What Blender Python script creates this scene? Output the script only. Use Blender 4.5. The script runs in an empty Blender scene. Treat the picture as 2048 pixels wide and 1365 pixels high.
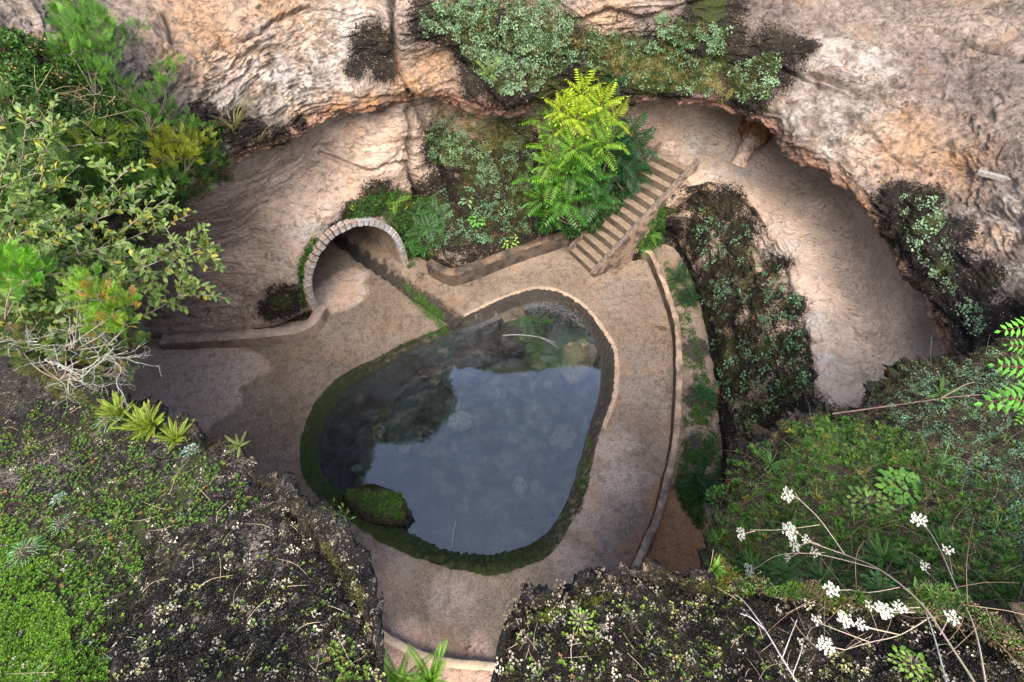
import bpy, math, random
import numpy as np
from mathutils import Vector
from mathutils.bvhtree import BVHTree

random.seed(7); RNG = np.random.default_rng(7)
PI = math.pi
# ------------------------------------------------------------------ camera, sky, sun
H = 11.0; F = 1000.0; PITCH = math.radians(55)
CP, SP = math.cos(PITCH), math.sin(PITCH)
scene = bpy.context.scene
cam = bpy.data.cameras.new('camera'); camo = bpy.data.objects.new('camera', cam)
scene.collection.objects.link(camo); scene.camera = camo
camo.location = (0, 0, H); camo.rotation_euler = (math.radians(90) - PITCH, 0, 0)
cam.sensor_width = 36; cam.lens = 36 * F / 2048; cam.clip_start = 0.05; cam.clip_end = 500

SUN_EL, SUN_AZ = 54, 186          # degrees, azimuth clockwise from +Y
w = bpy.data.worlds.new("World"); scene.world = w; w.use_nodes = True
nt = w.node_tree
sky = nt.nodes.new('ShaderNodeTexSky'); sky.sky_type = 'NISHITA'; sky.sun_disc = False
sky.sun_elevation = math.radians(SUN_EL); sky.sun_rotation = math.radians(SUN_AZ)
sky.air_density = 1.0; sky.dust_density = 4.0; sky.ozone_density = 1.0
bg = nt.nodes['Background']; bg.inputs['Strength'].default_value = 0.15
nt.links.new(sky.outputs[0], bg.inputs['Color'])
sl = bpy.data.lights.new('sun', 'SUN'); so = bpy.data.objects.new('sun', sl); scene.collection.objects.link(so)
sl.energy = 1.5; sl.angle = math.radians(50); sl.color = (1.0, 0.97, 0.93)
az, el = math.radians(SUN_AZ), math.radians(SUN_EL)
sd = Vector((math.sin(az) * math.cos(el), math.cos(az) * math.cos(el), math.sin(el)))
so.rotation_euler = sd.to_track_quat('Z', 'Y').to_euler()
scene.view_settings.view_transform = 'Standard'; scene.view_settings.look = 'None'
scene.view_settings.exposure = 2.35; scene.view_settings.gamma = 1.0
scene.view_settings.use_curve_mapping = False

# ------------------------------------------------------------------ helpers: geometry of the view
def ray(u, v):
    x = (np.asarray(u, float) - 1024) / F; y = (682.5 - np.asarray(v, float)) / F
    return np.stack([x, CP + y * SP, -SP + y * CP], -1)
def P(u, v, z):
    r = ray(u, v); t = (z - H) / r[..., 2]
    return r * np.asarray(t)[..., None] + np.array([0, 0, H])
def D(u, v, d):                              # point at depth d along the view
    return ray(u, v) * np.asarray(d, float)[..., None] + np.array([0, 0, H])
def proj(p):
    q = p - np.array([0, 0, H]); zc = q[..., 1] * CP - q[..., 2] * SP; yc = q[..., 1] * SP + q[..., 2] * CP
    zc_ = np.where(zc > .05, zc, .05)
    return 1024 + F * q[..., 0] / zc_, 682.5 - F * yc / zc_, zc

# ------------------------------------------------------------------ helpers: noise
def _h(ix, iy, iz, s):
    h = (ix * np.uint32(374761393) + iy * np.uint32(668265263) + iz * np.uint32(2147483647) + np.uint32((s * 1274126177) & 0xffffffff))
    h = (h ^ (h >> np.uint32(13))) * np.uint32(1274126177)
    h = (h ^ (h >> np.uint32(16))) * np.uint32(2246822519)
    return h ^ (h >> np.uint32(15))
def pn(p, s=0):
    p = p.astype(np.float32); i = np.floor(p); f = p - i
    i = i.astype(np.int32).astype(np.uint32); u = f * f * f * (f * (f * 6 - 15) + 10)
    out = np.zeros(len(p), np.float32)
    for dx in (0, 1):
        wx = u[:, 0] if dx else 1 - u[:, 0]
        for dy in (0, 1):
            wy = u[:, 1] if dy else 1 - u[:, 1]
            for dz in (0, 1):
                wz = u[:, 2] if dz else 1 - u[:, 2]
                h = _h(i[:, 0] + np.uint32(dx), i[:, 1] + np.uint32(dy), i[:, 2] + np.uint32(dz), s)
                gx = (h & np.uint32(1023)).astype(np.float32) / 511.5 - 1
                gy = ((h >> np.uint32(10)) & np.uint32(1023)).astype(np.float32) / 511.5 - 1
                gz = ((h >> np.uint32(20)) & np.uint32(1023)).astype(np.float32) / 511.5 - 1
                out += wx * wy * wz * (gx * (f[:, 0] - dx) + gy * (f[:, 1] - dy) + gz * (f[:, 2] - dz))
    return out * 1.3
def fbm(p, sc, octv=4, s=0, gain=.5, ridged=False):
    a, t, out = 1.0, 0.0, np.zeros(len(p), np.float32); q = p * np.asarray(sc)
    for k in range(octv):
        n = pn(q, s + k * 17)
        out += a * ((1 - 2 * np.abs(n)) if ridged else n); t += a; a *= gain; q = q * 2.03 + 5.3
    return out / t
def sstep(a, b, x):
    t = np.clip((x - a) / (b - a), 0, 1); return t * t * (3 - 2 * t)
def lerp(a, b, t): return a + (b - a) * t

def cr(C, ts, T=.5, closed=False):
    K = len(C); i = np.floor(ts).astype(int)
    if closed:
        f = ts - i; g = lambda k: C[k % K]
    else:
        i = np.clip(i, 0, K - 2); f = ts - i; g = lambda k: C[np.clip(k, 0, K - 1)]
    p0, p1, p2, p3 = g(i - 1), g(i), g(i + 1), g(i + 2)
    f = f.reshape((-1,) + (1,) * (C.ndim - 1))
    m1, m2 = T * (p2 - p0), T * (p3 - p1)
    return (2*f**3 - 3*f**2 + 1) * p1 + (f**3 - 2*f**2 + f) * m1 + (-2*f**3 + 3*f**2) * p2 + (f**3 - f**2) * m2
def path(pts, n, closed=False, T=.5):        # evenly spaced smooth curve through points
    C = np.array(pts, float); K = len(C); L = K if closed else K - 1
    ts = np.linspace(0, L, 400 if not closed else 401); q = cr(C, ts, T, closed) if closed else cr(C, np.minimum(ts, L - 1e-9), T)
    d = np.r_[0, np.cumsum(np.linalg.norm(np.diff(q, axis=0), axis=1))]
    tt = np.interp(np.linspace(0, d[-1], n + 1 if closed else n), d, ts)
    if closed: return cr(C, tt[:-1], T, True)
    return cr(C, np.minimum(tt, L - 1e-9), T)

# ------------------------------------------------------------------ helpers: objects
COL = scene.collection
def mesh(name, V, Fc, col=None, mask=None, mat=None, smooth=True, parent=None, origin=None, keep=False):
    V = np.asarray(V, np.float32).reshape(-1, 3); o3 = np.zeros(3) if origin is None else np.asarray(origin, float)
    me = bpy.data.meshes.new(name)
    if isinstance(Fc, np.ndarray):
        n, k = Fc.shape
        me.vertices.add(len(V)); me.vertices.foreach_set('co', (V - o3).astype(np.float32).ravel())
        me.loops.add(n * k); me.loops.foreach_set('vertex_index', Fc.astype(np.int32).ravel())
        me.polygons.add(n); me.polygons.foreach_set('loop_start', np.arange(0, n * k, k, dtype=np.int32))
        me.polygons.foreach_set('loop_total', np.full(n, k, np.int32))
        me.update(calc_edges=True)
    else:
        me.from_pydata([tuple(x) for x in (V - o3)], [], Fc); me.update()
    me.polygons.foreach_set('use_smooth', np.full(len(me.polygons), smooth, bool))
    for nm, arr in (('col', col), ('mask', mask)):
        if arr is not None:
            a = me.color_attributes.new(nm, 'FLOAT_COLOR', 'POINT')
            arr = np.asarray(arr, np.float32)
            if arr.ndim == 1: arr = np.tile(arr, (len(V), 1))
            full = np.full((len(V), 4), 0 if nm == 'mask' else 1, np.float32); full[:, :arr.shape[1]] = arr
            a.data.foreach_set('color', full.ravel())
    if mat: me.materials.append(mat)
    me.validate()
    o = bpy.data.objects.new(name, me); COL.objects.link(o)
    if parent is not None:
        o.parent = parent; o.location = o3 - np.array(parent.location)
    else: o.location = o3
    return o
def tag(o, label=None, cat=None, group=None, kind=None):
    if label: o['label'] = label
    if cat: o['category'] = cat
    if group: o['group'] = group
    if kind: o['kind'] = kind
    return o
def empty(name, loc, label, cat, group=None):
    o = bpy.data.objects.new(name, None); COL.objects.link(o); o.location = [float(x) for x in loc]
    o.empty_display_size = .1
    return tag(o, label, cat, group)
def gridF(R, C, closed=False):
    r, c = np.meshgrid(np.arange(R - 1), np.arange(C if closed else C - 1), indexing='ij')
    a = (r * C + c).ravel(); b = (r * C + (c + 1) % C).ravel()
    return np.stack([a, b, b + C, a + C], 1)
def gnorm(G):
    du = np.gradient(G, axis=1); dv = np.gradient(G, axis=0)
    n = np.cross(du, dv); return n / np.maximum(np.linalg.norm(n, axis=2, keepdims=True), 1e-9)
def tubes(paths, radii, k=5):                # list of polylines -> V, F (quads)
    VV, FF, off = [], [], 0
    for pth, rad in zip(paths, radii):
        p = np.asarray(pth, float); n = len(p); r = np.broadcast_to(np.asarray(rad, float), (n,)) if np.ndim(rad) else np.full(n, rad)
        t = np.gradient(p, axis=0); t /= np.maximum(np.linalg.norm(t, axis=1, keepdims=True), 1e-9)
        up = np.array([.31, .17, .93]); a = np.cross(t, up); a /= np.maximum(np.linalg.norm(a, axis=1, keepdims=True), 1e-9); b = np.cross(t, a)
        th = np.arange(k) * 2 * PI / k
        ring = p[:, None] + r[:, None, None] * (a[:, None] * np.cos(th)[None, :, None] + b[:, None] * np.sin(th)[None, :, None])
        VV.append(ring.reshape(-1, 3)); FF.append(gridF(n, k, True) + off); off += n * k
    return np.concatenate(VV), np.concatenate(FF)
def merge(parts):                             # parts: list of (V, F, col)
    V, Fc, Cc, off = [], [], [], 0
    for v, f, c in parts:
        V.append(v); Fc.append(f + off); c = np.asarray(c, float)
        Cc.append(np.tile(c, (len(v), 1)) if c.ndim == 1 else c); off += len(v)
    return np.concatenate(V), np.concatenate(Fc), np.concatenate(Cc)

# ------------------------------------------------------------------ materials
class NT:
    def __init__(s, name):
        s.m = bpy.data.materials.new(name); s.m.use_nodes = True; s.t = s.m.node_tree; s.t.nodes.clear()
        s.out = s.n('ShaderNodeOutputMaterial'); s.tc = s.n('ShaderNodeTexCoord')
    def n(s, t, **kw):
        x = s.t.nodes.new(t)
        for k, v in kw.items(): setattr(x, k, v)
        return x
    def set(s, inp, v):
        if hasattr(v, 'links') or isinstance(v, bpy.types.NodeSocket): s.t.links.new(v, inp)
        elif isinstance(v, (tuple, list)): inp.default_value = tuple(v) + ((1,) if len(v) == 3 and len(inp.default_value) == 4 else ())
        else: inp.default_value = v
    def attr(s, nm): x = s.n('ShaderNodeAttribute'); x.attribute_name = nm; return x
    def sep(s, c): x = s.n('ShaderNodeSeparateColor'); s.set(x.inputs[0], c); return x.outputs
    def noise(s, sc, det=6, rough=.6, dist=0, vec=None):
        x = s.n('ShaderNodeTexNoise'); s.set(x.inputs['Vector'], vec or s.tc.outputs['Object'])
        x.inputs['Scale'].default_value = sc; x.inputs['Detail'].default_value = det
        x.inputs['Roughness'].default_value = rough; x.inputs['Distortion'].default_value = dist
        return x.outputs['Fac']
    def vor(s, sc, feat='F1', vec=None, out='Distance', rnd=1):
        x = s.n('ShaderNodeTexVoronoi', feature=feat); s.set(x.inputs['Vector'], vec or s.tc.outputs['Object'])
        x.inputs['Scale'].default_value = sc; x.inputs['Randomness'].default_value = rnd
        return x.outputs[out]
    def math(s, op, a, b=0.0, c=None):
        x = s.n('ShaderNodeMath', operation=op); s.set(x.inputs[0], a); s.set(x.inputs[1], b)
        if c is not None: s.set(x.inputs[2], c)
        return x.outputs[0]
    def ramp(s, v, a, b, lo=0.0, hi=1.0):
        x = s.n('ShaderNodeMapRange'); x.interpolation_type = 'SMOOTHSTEP'; s.set(x.inputs[0], v)
        for i, q in zip((1, 2, 3, 4), (a, b, lo, hi)): x.inputs[i].default_value = q
        return x.outputs[0]
    def mix(s, f, a, b, mode='MIX'):
        x = s.n('ShaderNodeMix', data_type='RGBA', blend_type=mode); s.set(x.inputs[0], f); s.set(x.inputs[6], a); s.set(x.inputs[7], b)
        return x.outputs[2]
    def bump(s, h, strength, dist, nrm=None):
        x = s.n('ShaderNodeBump'); s.set(x.inputs['Height'], h); x.inputs['Strength'].default_value = strength; x.inputs['Distance'].default_value = dist
        if nrm: s.set(x.inputs['Normal'], nrm)
        return x.outputs[0]
    def pbr(s, col, rough=.85, nrm=None, spec=.3):
        p = s.n('ShaderNodeBsdfPrincipled'); s.set(p.inputs['Base Color'], col); s.set(p.inputs['Roughness'], rough)
        p.inputs['Specular IOR Level'].default_value = spec
        if nrm: s.set(p.inputs['Normal'], nrm)
        return p
    def done(s, sh): s.t.links.new(sh, s.out.inputs['Surface']); return s.m

def rock_mat(name, near=False):
    """col = rock colour, mask R = black crust, G = moss, B = ochre, A unused"""
    s = NT(name); k = 4.0 if near else 1.0
    c = s.attr('col').outputs['Color']; mat_ = s.attr('mask'); m = s.sep(mat_.outputs['Color']); sm = mat_.outputs['Alpha']
    n1 = s.noise(1.6 * k, 8, .65, .3); n2 = s.noise(7 * k, 10, .7, .2); n3 = s.noise(30 * k, 6, .7); n4 = s.noise(90 * k, 3, .6)
    a = s.mix(1.0, c, s.mix(s.ramp(n2, .3, .7), (.46, .42, .39), (1.35, 1.33, 1.31)), 'MULTIPLY')
    a = s.mix(s.ramp(n1, .52, .68, 0, .45), a, s.mix(1.0, c, (1.2, .88, .6), 'MULTIPLY'))
    a = s.mix(s.ramp(n4, .56, .66, 0, .55), a, s.mix(1.0, c, (.35, .31, .29), 'MULTIPLY'))
    a = s.mix(s.ramp(n3, .56, .68, 0, .5), a, s.mix(1.0, c, (1.6, 1.55, 1.5), 'MULTIPLY')); a = s.mix(s.ramp(n3, .42, .3, 0, .5), a, s.mix(1.0, c, (.4, .35, .32), 'MULTIPLY'))
    a = s.mix(s.math('MULTIPLY', m[2], s.ramp(n2, .35, .6)), a, (.40, .20, .075))
    a = s.mix(s.math('MULTIPLY', sm, .75), a, s.mix(s.ramp(n1, .42, .56), s.mix(1.0, c, (.86, .84, .82), 'MULTIPLY'), c))
    # black crust with pale specks
    e = s.math('ADD', s.math('MULTIPLY', s.math('ADD', s.math('SUBTRACT', n2, .5), s.math('MULTIPLY', s.math('SUBTRACT', n3, .5), 1.1)), 2.3), m[0])
    bf = s.ramp(e, .45, .56) if near else s.ramp(e, .38, .66)
    if near: a = s.mix(s.ramp(n3, .45, .6, 0, .6), a, s.mix(1.0, c, (1.35, 1.3, 1.2), 'MULTIPLY'))
    blk = s.mix(s.ramp(n3, .35, .65), (.004, .0035, .0035), (.022, .016, .011))
    blk = s.mix(s.ramp(n1, .5, .62, 0, .5), blk, (.032, .027, .008))
    v = s.vor(38 * k if near else 22, 'F1')
    sp = s.math('MULTIPLY', s.ramp(v, .16, .26, 1, 0), s.ramp(n2, .5, .6))
    blk = s.mix(s.math('MULTIPLY', sp, .75), blk, (.42, .38, .31))
    a = s.mix(bf, a, blk)
    mf = s.ramp(s.math('ADD', s.math('MULTIPLY', s.math('SUBTRACT', n3, .5), 1.4), s.math('ADD', m[1], s.math('SUBTRACT', n2, .5))), .42, .62)
    mos = s.mix(s.ramp(n4, .38, .62), (.010, .016, .004), (.065, .08, .013))
    a = s.mix(mf, a, mos)
    cr1 = s.ramp(s.vor(5 * k, 'DISTANCE_TO_EDGE'), 0, .06)
    mp = s.n('ShaderNodeMapping'); s.set(mp.inputs['Vector'], s.tc.outputs['Object']); mp.inputs['Scale'].default_value = (1, 1, 2.6); mp.inputs['Rotation'].default_value = (.25, .1, 0)
    ck = s.math('ABSOLUTE', s.math('SUBTRACT', s.noise(1.5 * k, 9, .6, .5, mp.outputs[0]), .5)); ck2 = s.math('ABSOLUTE', s.math('SUBTRACT', s.noise(4.2 * k, 7, .6, .4, mp.outputs[0]), .5))
    crk = s.math('MAXIMUM', s.math('MULTIPLY', s.ramp(ck, 0, .011, 1, 0), s.ramp(n1, .42, .55)), s.math('MULTIPLY', s.ramp(ck2, 0, .014, .7, 0), s.ramp(s.noise(.9 * k, 3), .45, .58)))
    crk = s.math('MULTIPLY', crk, s.math('SUBTRACT', 1.0, s.math('MULTIPLY', sm, .55)))
    a = s.mix(s.math('MULTIPLY', crk, .8), a, (.05, .035, .025))
    hgt = s.math('ADD', s.math('MULTIPLY', crk, -.8), s.math('MULTIPLY', n2, 1.0)); hgt = s.math('ADD', hgt, s.math('ADD', s.math('MULTIPLY', n3, .55), s.math('MULTIPLY', n4, .15)))
    hgt = s.math('ADD', hgt, s.math('MULTIPLY', s.math('MULTIPLY', s.math('ADD', bf, mf), n4), .35))
    nr = s.bump(hgt, .8, .12 / k)
    return s.done(s.pbr(a, .9, nr, .15).outputs[0])

def floor_mat():
    s = NT('damp_concrete'); c = s.attr('col').outputs['Color']; m = s.sep(s.attr('mask').outputs['Color'])
    n1 = s.noise(.9, 8, .65, .2); n2 = s.noise(5, 8, .7); n3 = s.noise(26, 6, .7); n4 = s.noise(75, 3, .6)
    a = s.mix(1.0, c, s.mix(s.ramp(n3, .3, .7), (.58, .56, .54), (1.3, 1.28, 1.26)), 'MULTIPLY')
    a = s.mix(s.ramp(n2, .48, .6, 0, .6), a, s.mix(1.0, c, (.46, .47, .46), 'MULTIPLY'))
    a = s.mix(s.ramp(n1, .5, .62, 0, .3), a, s.mix(1.0, c, (1.3, .95, .66), 'MULTIPLY'))
    v = s.vor(30, 'F1'); a = s.mix(s.ramp(v, .1, .22, .75, 0), a, (.46, .37, .28))
    v2 = s.vor(17, 'F1'); a = s.mix(s.math('MULTIPLY', s.ramp(v2, .08, .16, 1, 0), s.ramp(n2, .45, .55)), a, (.03, .022, .016))
    fk = s.math('ABSOLUTE', s.math('SUBTRACT', s.noise(1.1, 9, .62, .6), .5)); a = s.mix(s.math('MULTIPLY', s.ramp(fk, 0, .006, .75, 0), s.ramp(n1, .45, .55)), a, (.04, .03, .02))
    v3 = s.vor(55, 'F1'); a = s.mix(s.math('MULTIPLY', s.ramp(v3, .12, .2, .8, 0), s.ramp(n2, .52, .6)), a, (.02, .016, .012))
    e = s.math('ADD', s.math('MULTIPLY', s.math('ADD', s.math('SUBTRACT', n2, .5), s.math('MULTIPLY', s.math('SUBTRACT', n3, .5), .9)), 1.3), m[0])
    a = s.mix(s.ramp(e, .4, .65), a, s.mix(n4, (.012, .01, .008), (.05, .04, .03)))
    mf = s.ramp(s.math('ADD', s.math('MULTIPLY', s.math('SUBTRACT', n3, .5), 1.2), s.math('ADD', m[1], s.math('SUBTRACT', n2, .5))), .42, .6)
    a = s.mix(mf, a, s.mix(s.ramp(n4, .4, .62), (.006, .009, .003), (.055, .075, .010)))
    hgt = s.math('ADD', n3, s.math('ADD', s.math('MULTIPLY', n4, .5), s.math('MULTIPLY', s.math('MULTIPLY', mf, n4), 1.5)))
    nr = s.bump(hgt, .7, .06)
    rg = s.ramp(m[2], 0, 1, .85, .45)
    return s.done(s.pbr(a, rg, nr, .35).outputs[0])

def leaf_mat(name, tr=.35, rough=.5):
    s = NT(name); c = s.attr('col').outputs['Color']; n = s.noise(14, 3)
    a = s.mix(1.0, c, s.mix(s.ramp(n, .3, .7), (.75, .78, .7), (1.25, 1.2, 1.1)), 'MULTIPLY')
    p = s.pbr(a, rough, None, .3); t = s.n('ShaderNodeBsdfTranslucent'); s.set(t.inputs['Color'], s.mix(1.0, a, (1.2, 1.4, .6), 'MULTIPLY'))
    mx = s.n('ShaderNodeMixShader'); mx.inputs[0].default_value = tr
    s.t.links.new(p.outputs[0], mx.inputs[1]); s.t.links.new(t.outputs[0], mx.inputs[2])
    return s.done(mx.outputs[0])
def plain_mat(name, c1, c2, sc=8, rough=.8, bd=.02, use_attr=False):
    s = NT(name); n = s.noise(sc, 8, .65); n2 = s.noise(sc * 6, 5, .6)
    a = s.mix(s.ramp(n, .35, .65), c1, c2); a = s.mix(s.ramp(n2, .3, .7, 0, .35), a, (.06, .05, .04))
    return s.done(s.pbr(a, rough, s.bump(s.math('ADD', n, s.math('MULTIPLY', n2, .5)), .7, bd), .3).outputs[0])
def water_mat():
    s = NT('pond_water'); n1 = s.noise(.7, 4, .5, 1.6)
    film = s.noise(1.1, 3, .55, 2.6)
    p = s.n('ShaderNodeBsdfPrincipled'); p.inputs['Base Color'].default_value = (.34, .38, .34, 1); p.inputs['Roughness'].default_value = .02
    p.inputs['Transmission Weight'].default_value = 1; p.inputs['IOR'].default_value = 1.65
    wv = s.noise(2.2, 3, .5); s.set(p.inputs['Normal'], s.bump(wv, .05, .02))
    d = s.n('ShaderNodeBsdfDiffuse'); d.inputs['Color'].default_value = (.15, .19, .22, 1)
    f = s.math('ADD', s.ramp(s.math('ABSOLUTE', s.math('SUBTRACT', film, .5)), 0, .035, .10, 0), s.ramp(n1, .35, .65, .02, .09))
    mx = s.n('ShaderNodeMixShader'); s.set(mx.inputs[0], f)
    s.t.links.new(p.outputs[0], mx.inputs[1]); s.t.links.new(d.outputs[0], mx.inputs[2])
    return s.done(mx.outputs[0])
ROCK = rock_mat('weathered_rock'); NEAR = rock_mat('lichen_rock', True); FLOOR = floor_mat()
LEAF = leaf_mat('leaf'); GLAUC = leaf_mat('glaucous_leaf', .15, .7); WOOD = plain_mat('bark', (.10, .07, .05), (.2, .16, .12), 20, .85, .005)
WATER = water_mat()

# ------------------------------------------------------------------ terrain: cliff
cols_ctrl = [
 [(-150,900,-.1),(-160,880,.4),(-180,850,.5),(-200,800,2),(-220,750,3.5),(-250,700,5),(-290,640,5.6),(-270,660,6.6),(-280,640,7.1),(-380,500,7.7),(-480,300,8.1),(-650,0,8.4)],
 [(120,760,-.1),(110,740,.4),(90,700,.5),(60,620,2),(40,560,3.5),(20,500,5),(-20,440,5.6),(0,470,6.6),(0,440,7),(-40,300,7.6),(-60,150,8),(-80,-60,8.2)],
 [(230,730,-.1),(225,705,.35),(210,680,.45),(190,600,1.8),(180,520,3),(180,450,4.2),(150,380,5),(170,425,5.8),(170,400,6.3),(140,280,7),(120,140,7.5),(100,-60,7.8)],
 [(345,725,-.1),(343,697,.4),(320,665,.45),(310,580,1.6),(320,490,2.9),(340,400,4.5),(320,350,4.9),(345,392,5.2),(345,365,5.7),(300,250,6.4),(270,120,7),(240,-60,7.4)],
 [(470,718,-.1),(470,690,.4),(440,657,.45),(430,570,1.5),(440,470,2.7),(455,345,4.6),(440,300,4.9),(455,340,4.9),(450,305,5.4),(420,200,6.1),(400,100,6.7),(380,-60,7.2)],
 [(575,712,-.1),(578,683,.4),(540,645,.5),(520,540,1.6),(530,440,2.6),(570,290,4.4),(555,240,4.9),(572,285,4.9),(560,245,5.35),(540,150,6),(520,60,6.6),(510,-60,7.1)],
 [(640,672,-.1),(640,645,.4),(600,610,.5),(590,500,1.8),(610,410,2.6),(660,245,4.4),(645,200,4.9),(662,240,4.9),(650,205,5.3),(630,110,6),(610,30,6.5),(600,-60,7.0)],
 [(715,590,-.1),(712,570,.3),(708,550,.6),(700,480,1.7),(710,400,2.75),(740,222,4.5),(725,180,4.9),(740,220,4.8),(730,187,5.3),(715,100,5.9),(700,40,6.4),(690,-60,7.0)],
 [(830,540,-.1),(828,525,.4),(826,505,.7),(825,440,1.5),(822,340,2.9),(810,200,4.8),(800,170,5),(812,205,4.7),(805,180,5.2),(790,110,5.7),(780,50,6.3),(775,-60,7)],
 [(905,560,-.1),(903,535,.4),(895,500,.7),(885,420,1.5),(870,320,2.7),(890,215,3.9),(880,190,4.4),(895,205,4.5),(890,170,5),(880,110,5.5),(870,50,6.2),(860,-60,7)],
 [(1000,530,-.1),(998,505,.4),(990,480,.7),(970,400,1.6),(960,300,2.8),(985,212,3.9),(975,185,4.4),(990,205,4.6),(985,170,5.1),(980,110,5.5),(975,50,6.2),(970,-60,7)],
 [(1090,500,-.1),(1088,475,.4),(1080,455,.7),(1070,390,1.5),(1065,300,2.6),(1080,220,3.6),(1070,190,4.2),(1080,200,4.6),(1075,165,5.1),(1070,105,5.6),(1065,50,6.2),(1060,-60,7)],
 [(1150,480,-.1),(1155,455,.4),(1165,435,.7),(1190,370,1.5),(1225,300,2.4),(1230,215,3.8),(1225,185,4.3),(1230,195,4.6),(1225,165,5.0),(1200,105,5.6),(1190,50,6.2),(1180,-60,7)],
 [(1262,528,-.1),(1262,490,.6),(1296,436,1.5),(1354,374,2.35),(1368,300,2.7),(1312,208,3.55),(1300,180,4.6),(1310,200,4.7),(1305,180,5.0),(1290,110,5.6),(1280,50,6.2),(1270,-60,7)],
 [(1325,500,-.1),(1338,470,.4),(1378,425,1.5),(1422,362,2.55),(1425,300,2.7),(1400,205,3.75),(1390,175,4.9),(1400,197,4.8),(1400,178,5.1),(1380,110,5.6),(1370,50,6.2),(1360,-60,7)],
 [(1370,560,-.1),(1385,540,.4),(1430,480,1.5),(1495,395,2.6),(1500,330,2.7),(1510,225,3.35),(1505,195,4.5),(1512,232,4.7),(1515,205,5.05),(1500,130,5.6),(1490,60,6.2),(1480,-60,7)],
 [(1395,640,-.1),(1410,620,.4),(1470,560,1.5),(1550,480,2.6),(1600,400,2.75),(1640,325,3.3),(1650,290,4.5),(1640,335,4.5),(1650,305,4.9),(1680,200,5.5),(1680,90,6.1),(1680,-60,6.9)],
 [(1415,720,-.1),(1430,705,.4),(1500,660,1.5),(1595,590,2.7),(1680,510,2.85),(1750,425,3.6),(1770,385,4.3),(1752,440,4.4),(1765,400,4.8),(1840,270,5.5),(1880,120,6.1),(1900,-60,6.8)],
 [(1430,800,-.1),(1445,790,.4),(1525,760,1.6),(1628,700,2.8),(1740,630,2.95),(1825,550,3.85),(1850,520,4.2),(1830,565,4.3),(1850,535,4.7),(1930,430,5.3),(2020,270,6),(2120,60,6.7)],
 [(1440,880,-.1),(1455,870,.4),(1540,850,1.6),(1630,800,2.8),(1760,740,3),(1885,665,3.5),(1910,640,4.1),(1885,685,4.2),(1910,655,4.6),(2000,590,5.2),(2120,480,5.9),(2260,320,6.5)],
 [(1440,980,-.1),(1460,970,.4),(1550,960,1.6),(1650,930,2.8),(1790,880,3),(1920,800,3.5),(1950,780,4.1),(1930,800,4.3),(1960,770,4.7),(2080,730,5.2),(2200,680,5.8),(2400,600,6.4)],
 [(1420,1120,-.1),(1440,1120,.4),(1540,1130,1.6),(1650,1150,2.8),(1800,1150,3),(1930,1150,3.6),(1980,1150,4.4),(1960,1150,4.6),(2000,1150,5),(2150,1150,5.6),(2350,1150,6.2),(2600,1150,6.8)],
]
CC = np.array(cols_ctrl, float)                               # (cols, rows, 3)
for _k in range(7):                                           # wall foot of the left alcove drops straight to the floor
    CC[_k, 0] = [CC[_k, 2, 0], CC[_k, 2, 1] + 22, -.1]; CC[_k, 1] = [CC[_k, 2, 0], CC[_k, 2, 1] + 10, .2]
W = P(CC[..., 0], CC[..., 1], CC[..., 2])                     # world
cen = np.array([-.5, 6.5, 0])
outw = W[:, 11] - cen; outw[:, 2] = 0; outw /= np.linalg.norm(outw, axis=1, keepdims=True)
r12 = W[:, 11] + outw * 4 + [0, 0, .9]; r13 = W[:, 11] + outw * 16 + [0, 0, 1.6]; r14 = W[:, 11] + outw * 90 + [0, 0, 2.5]
W = np.concatenate([W, r12[:, None], r13[:, None], r14[:, None]], 1)
segs = [14, 16, 75, 95, 95, 22, 16, 26, 85, 85, 80, 14, 8, 6]
rt = np.concatenate([np.linspace(k, k + 1, n, endpoint=False) for k, n in enumerate(segs)] + [np.array([13.999])])
ch = np.linalg.norm(np.diff(W[:, 2:10], axis=0), axis=2).mean(1); ch[0] *= .3; ncol = np.maximum((ch / ch.sum() * 1080).astype(int), 6)
ct = np.concatenate([np.linspace(k, k + 1, n, endpoint=False) for k, n in enumerate(ncol)] + [np.array([len(ch) - 1e-4])])
G = cr(W, ct, .5)                                             # (C, rows, 3)
G = np.swapaxes(cr(np.swapaxes(G, 0, 1), rt, .33), 0, 0)      # (R, C, 3)
Rn, Cn = G.shape[:2]
N = gnorm(G)
# make normals face the camera side
toc = np.array([0, 0, H]) - G; vis_sign = np.sign(np.median((N * toc).sum(2)[150:300])); N = N * vis_sign
pts = G.reshape(-1, 3)
ampk = np.interp(rt, [0, 1, 2, 2.4, 3, 4, 5, 6, 7, 8, 9, 11, 12, 13, 14], [.1, .12, .14, .45, .5, .5, .6, 1, 1.3, .8, .72, .8, 1, .5, .2])
A = np.tile(ampk[:, None], (1, Cn))
cc = np.tile(ct[None, :], (Rn, 1)); rr = np.tile(rt[:, None], (1, Cn))
A = np.where((cc > 13) & (rr > 3) & (rr < 5), A * .22, A)      # smooth path of the right alcove
A = np.where((cc > 8) & (cc < 20) & (rr > .5) & (rr < 3.2), np.maximum(A, .8), A)
A = np.where((cc < 8) & (rr > 2.8) & (rr < 5.2), A * .8, A)
wrp = pts + .32 * np.stack([fbm(pts, .7, 2, 91), fbm(pts, .7, 2, 92), fbm(pts, .7, 2, 93)], 1)
d0 = fbm(wrp, .45, 3, 3) * .9
d1 = fbm(wrp, (1.0, 1.0, 2.6), 4, 11, .42) * .24
rd = fbm(wrp, (.7, .7, 1.6), 3, 23, .5, True); d2 = -np.clip(rd - .68, 0, 1) * .55
tn_ = fbm(wrp, (.55, .55, 1.5), 4, 131, .5); tq = tn_ * 9 + .25 * fbm(pts, 3, 3, 133); tf_ = tq - np.floor(tq); ter = (np.floor(tq) + sstep(.40, .60, tf_)) / 9 - tn_
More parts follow.
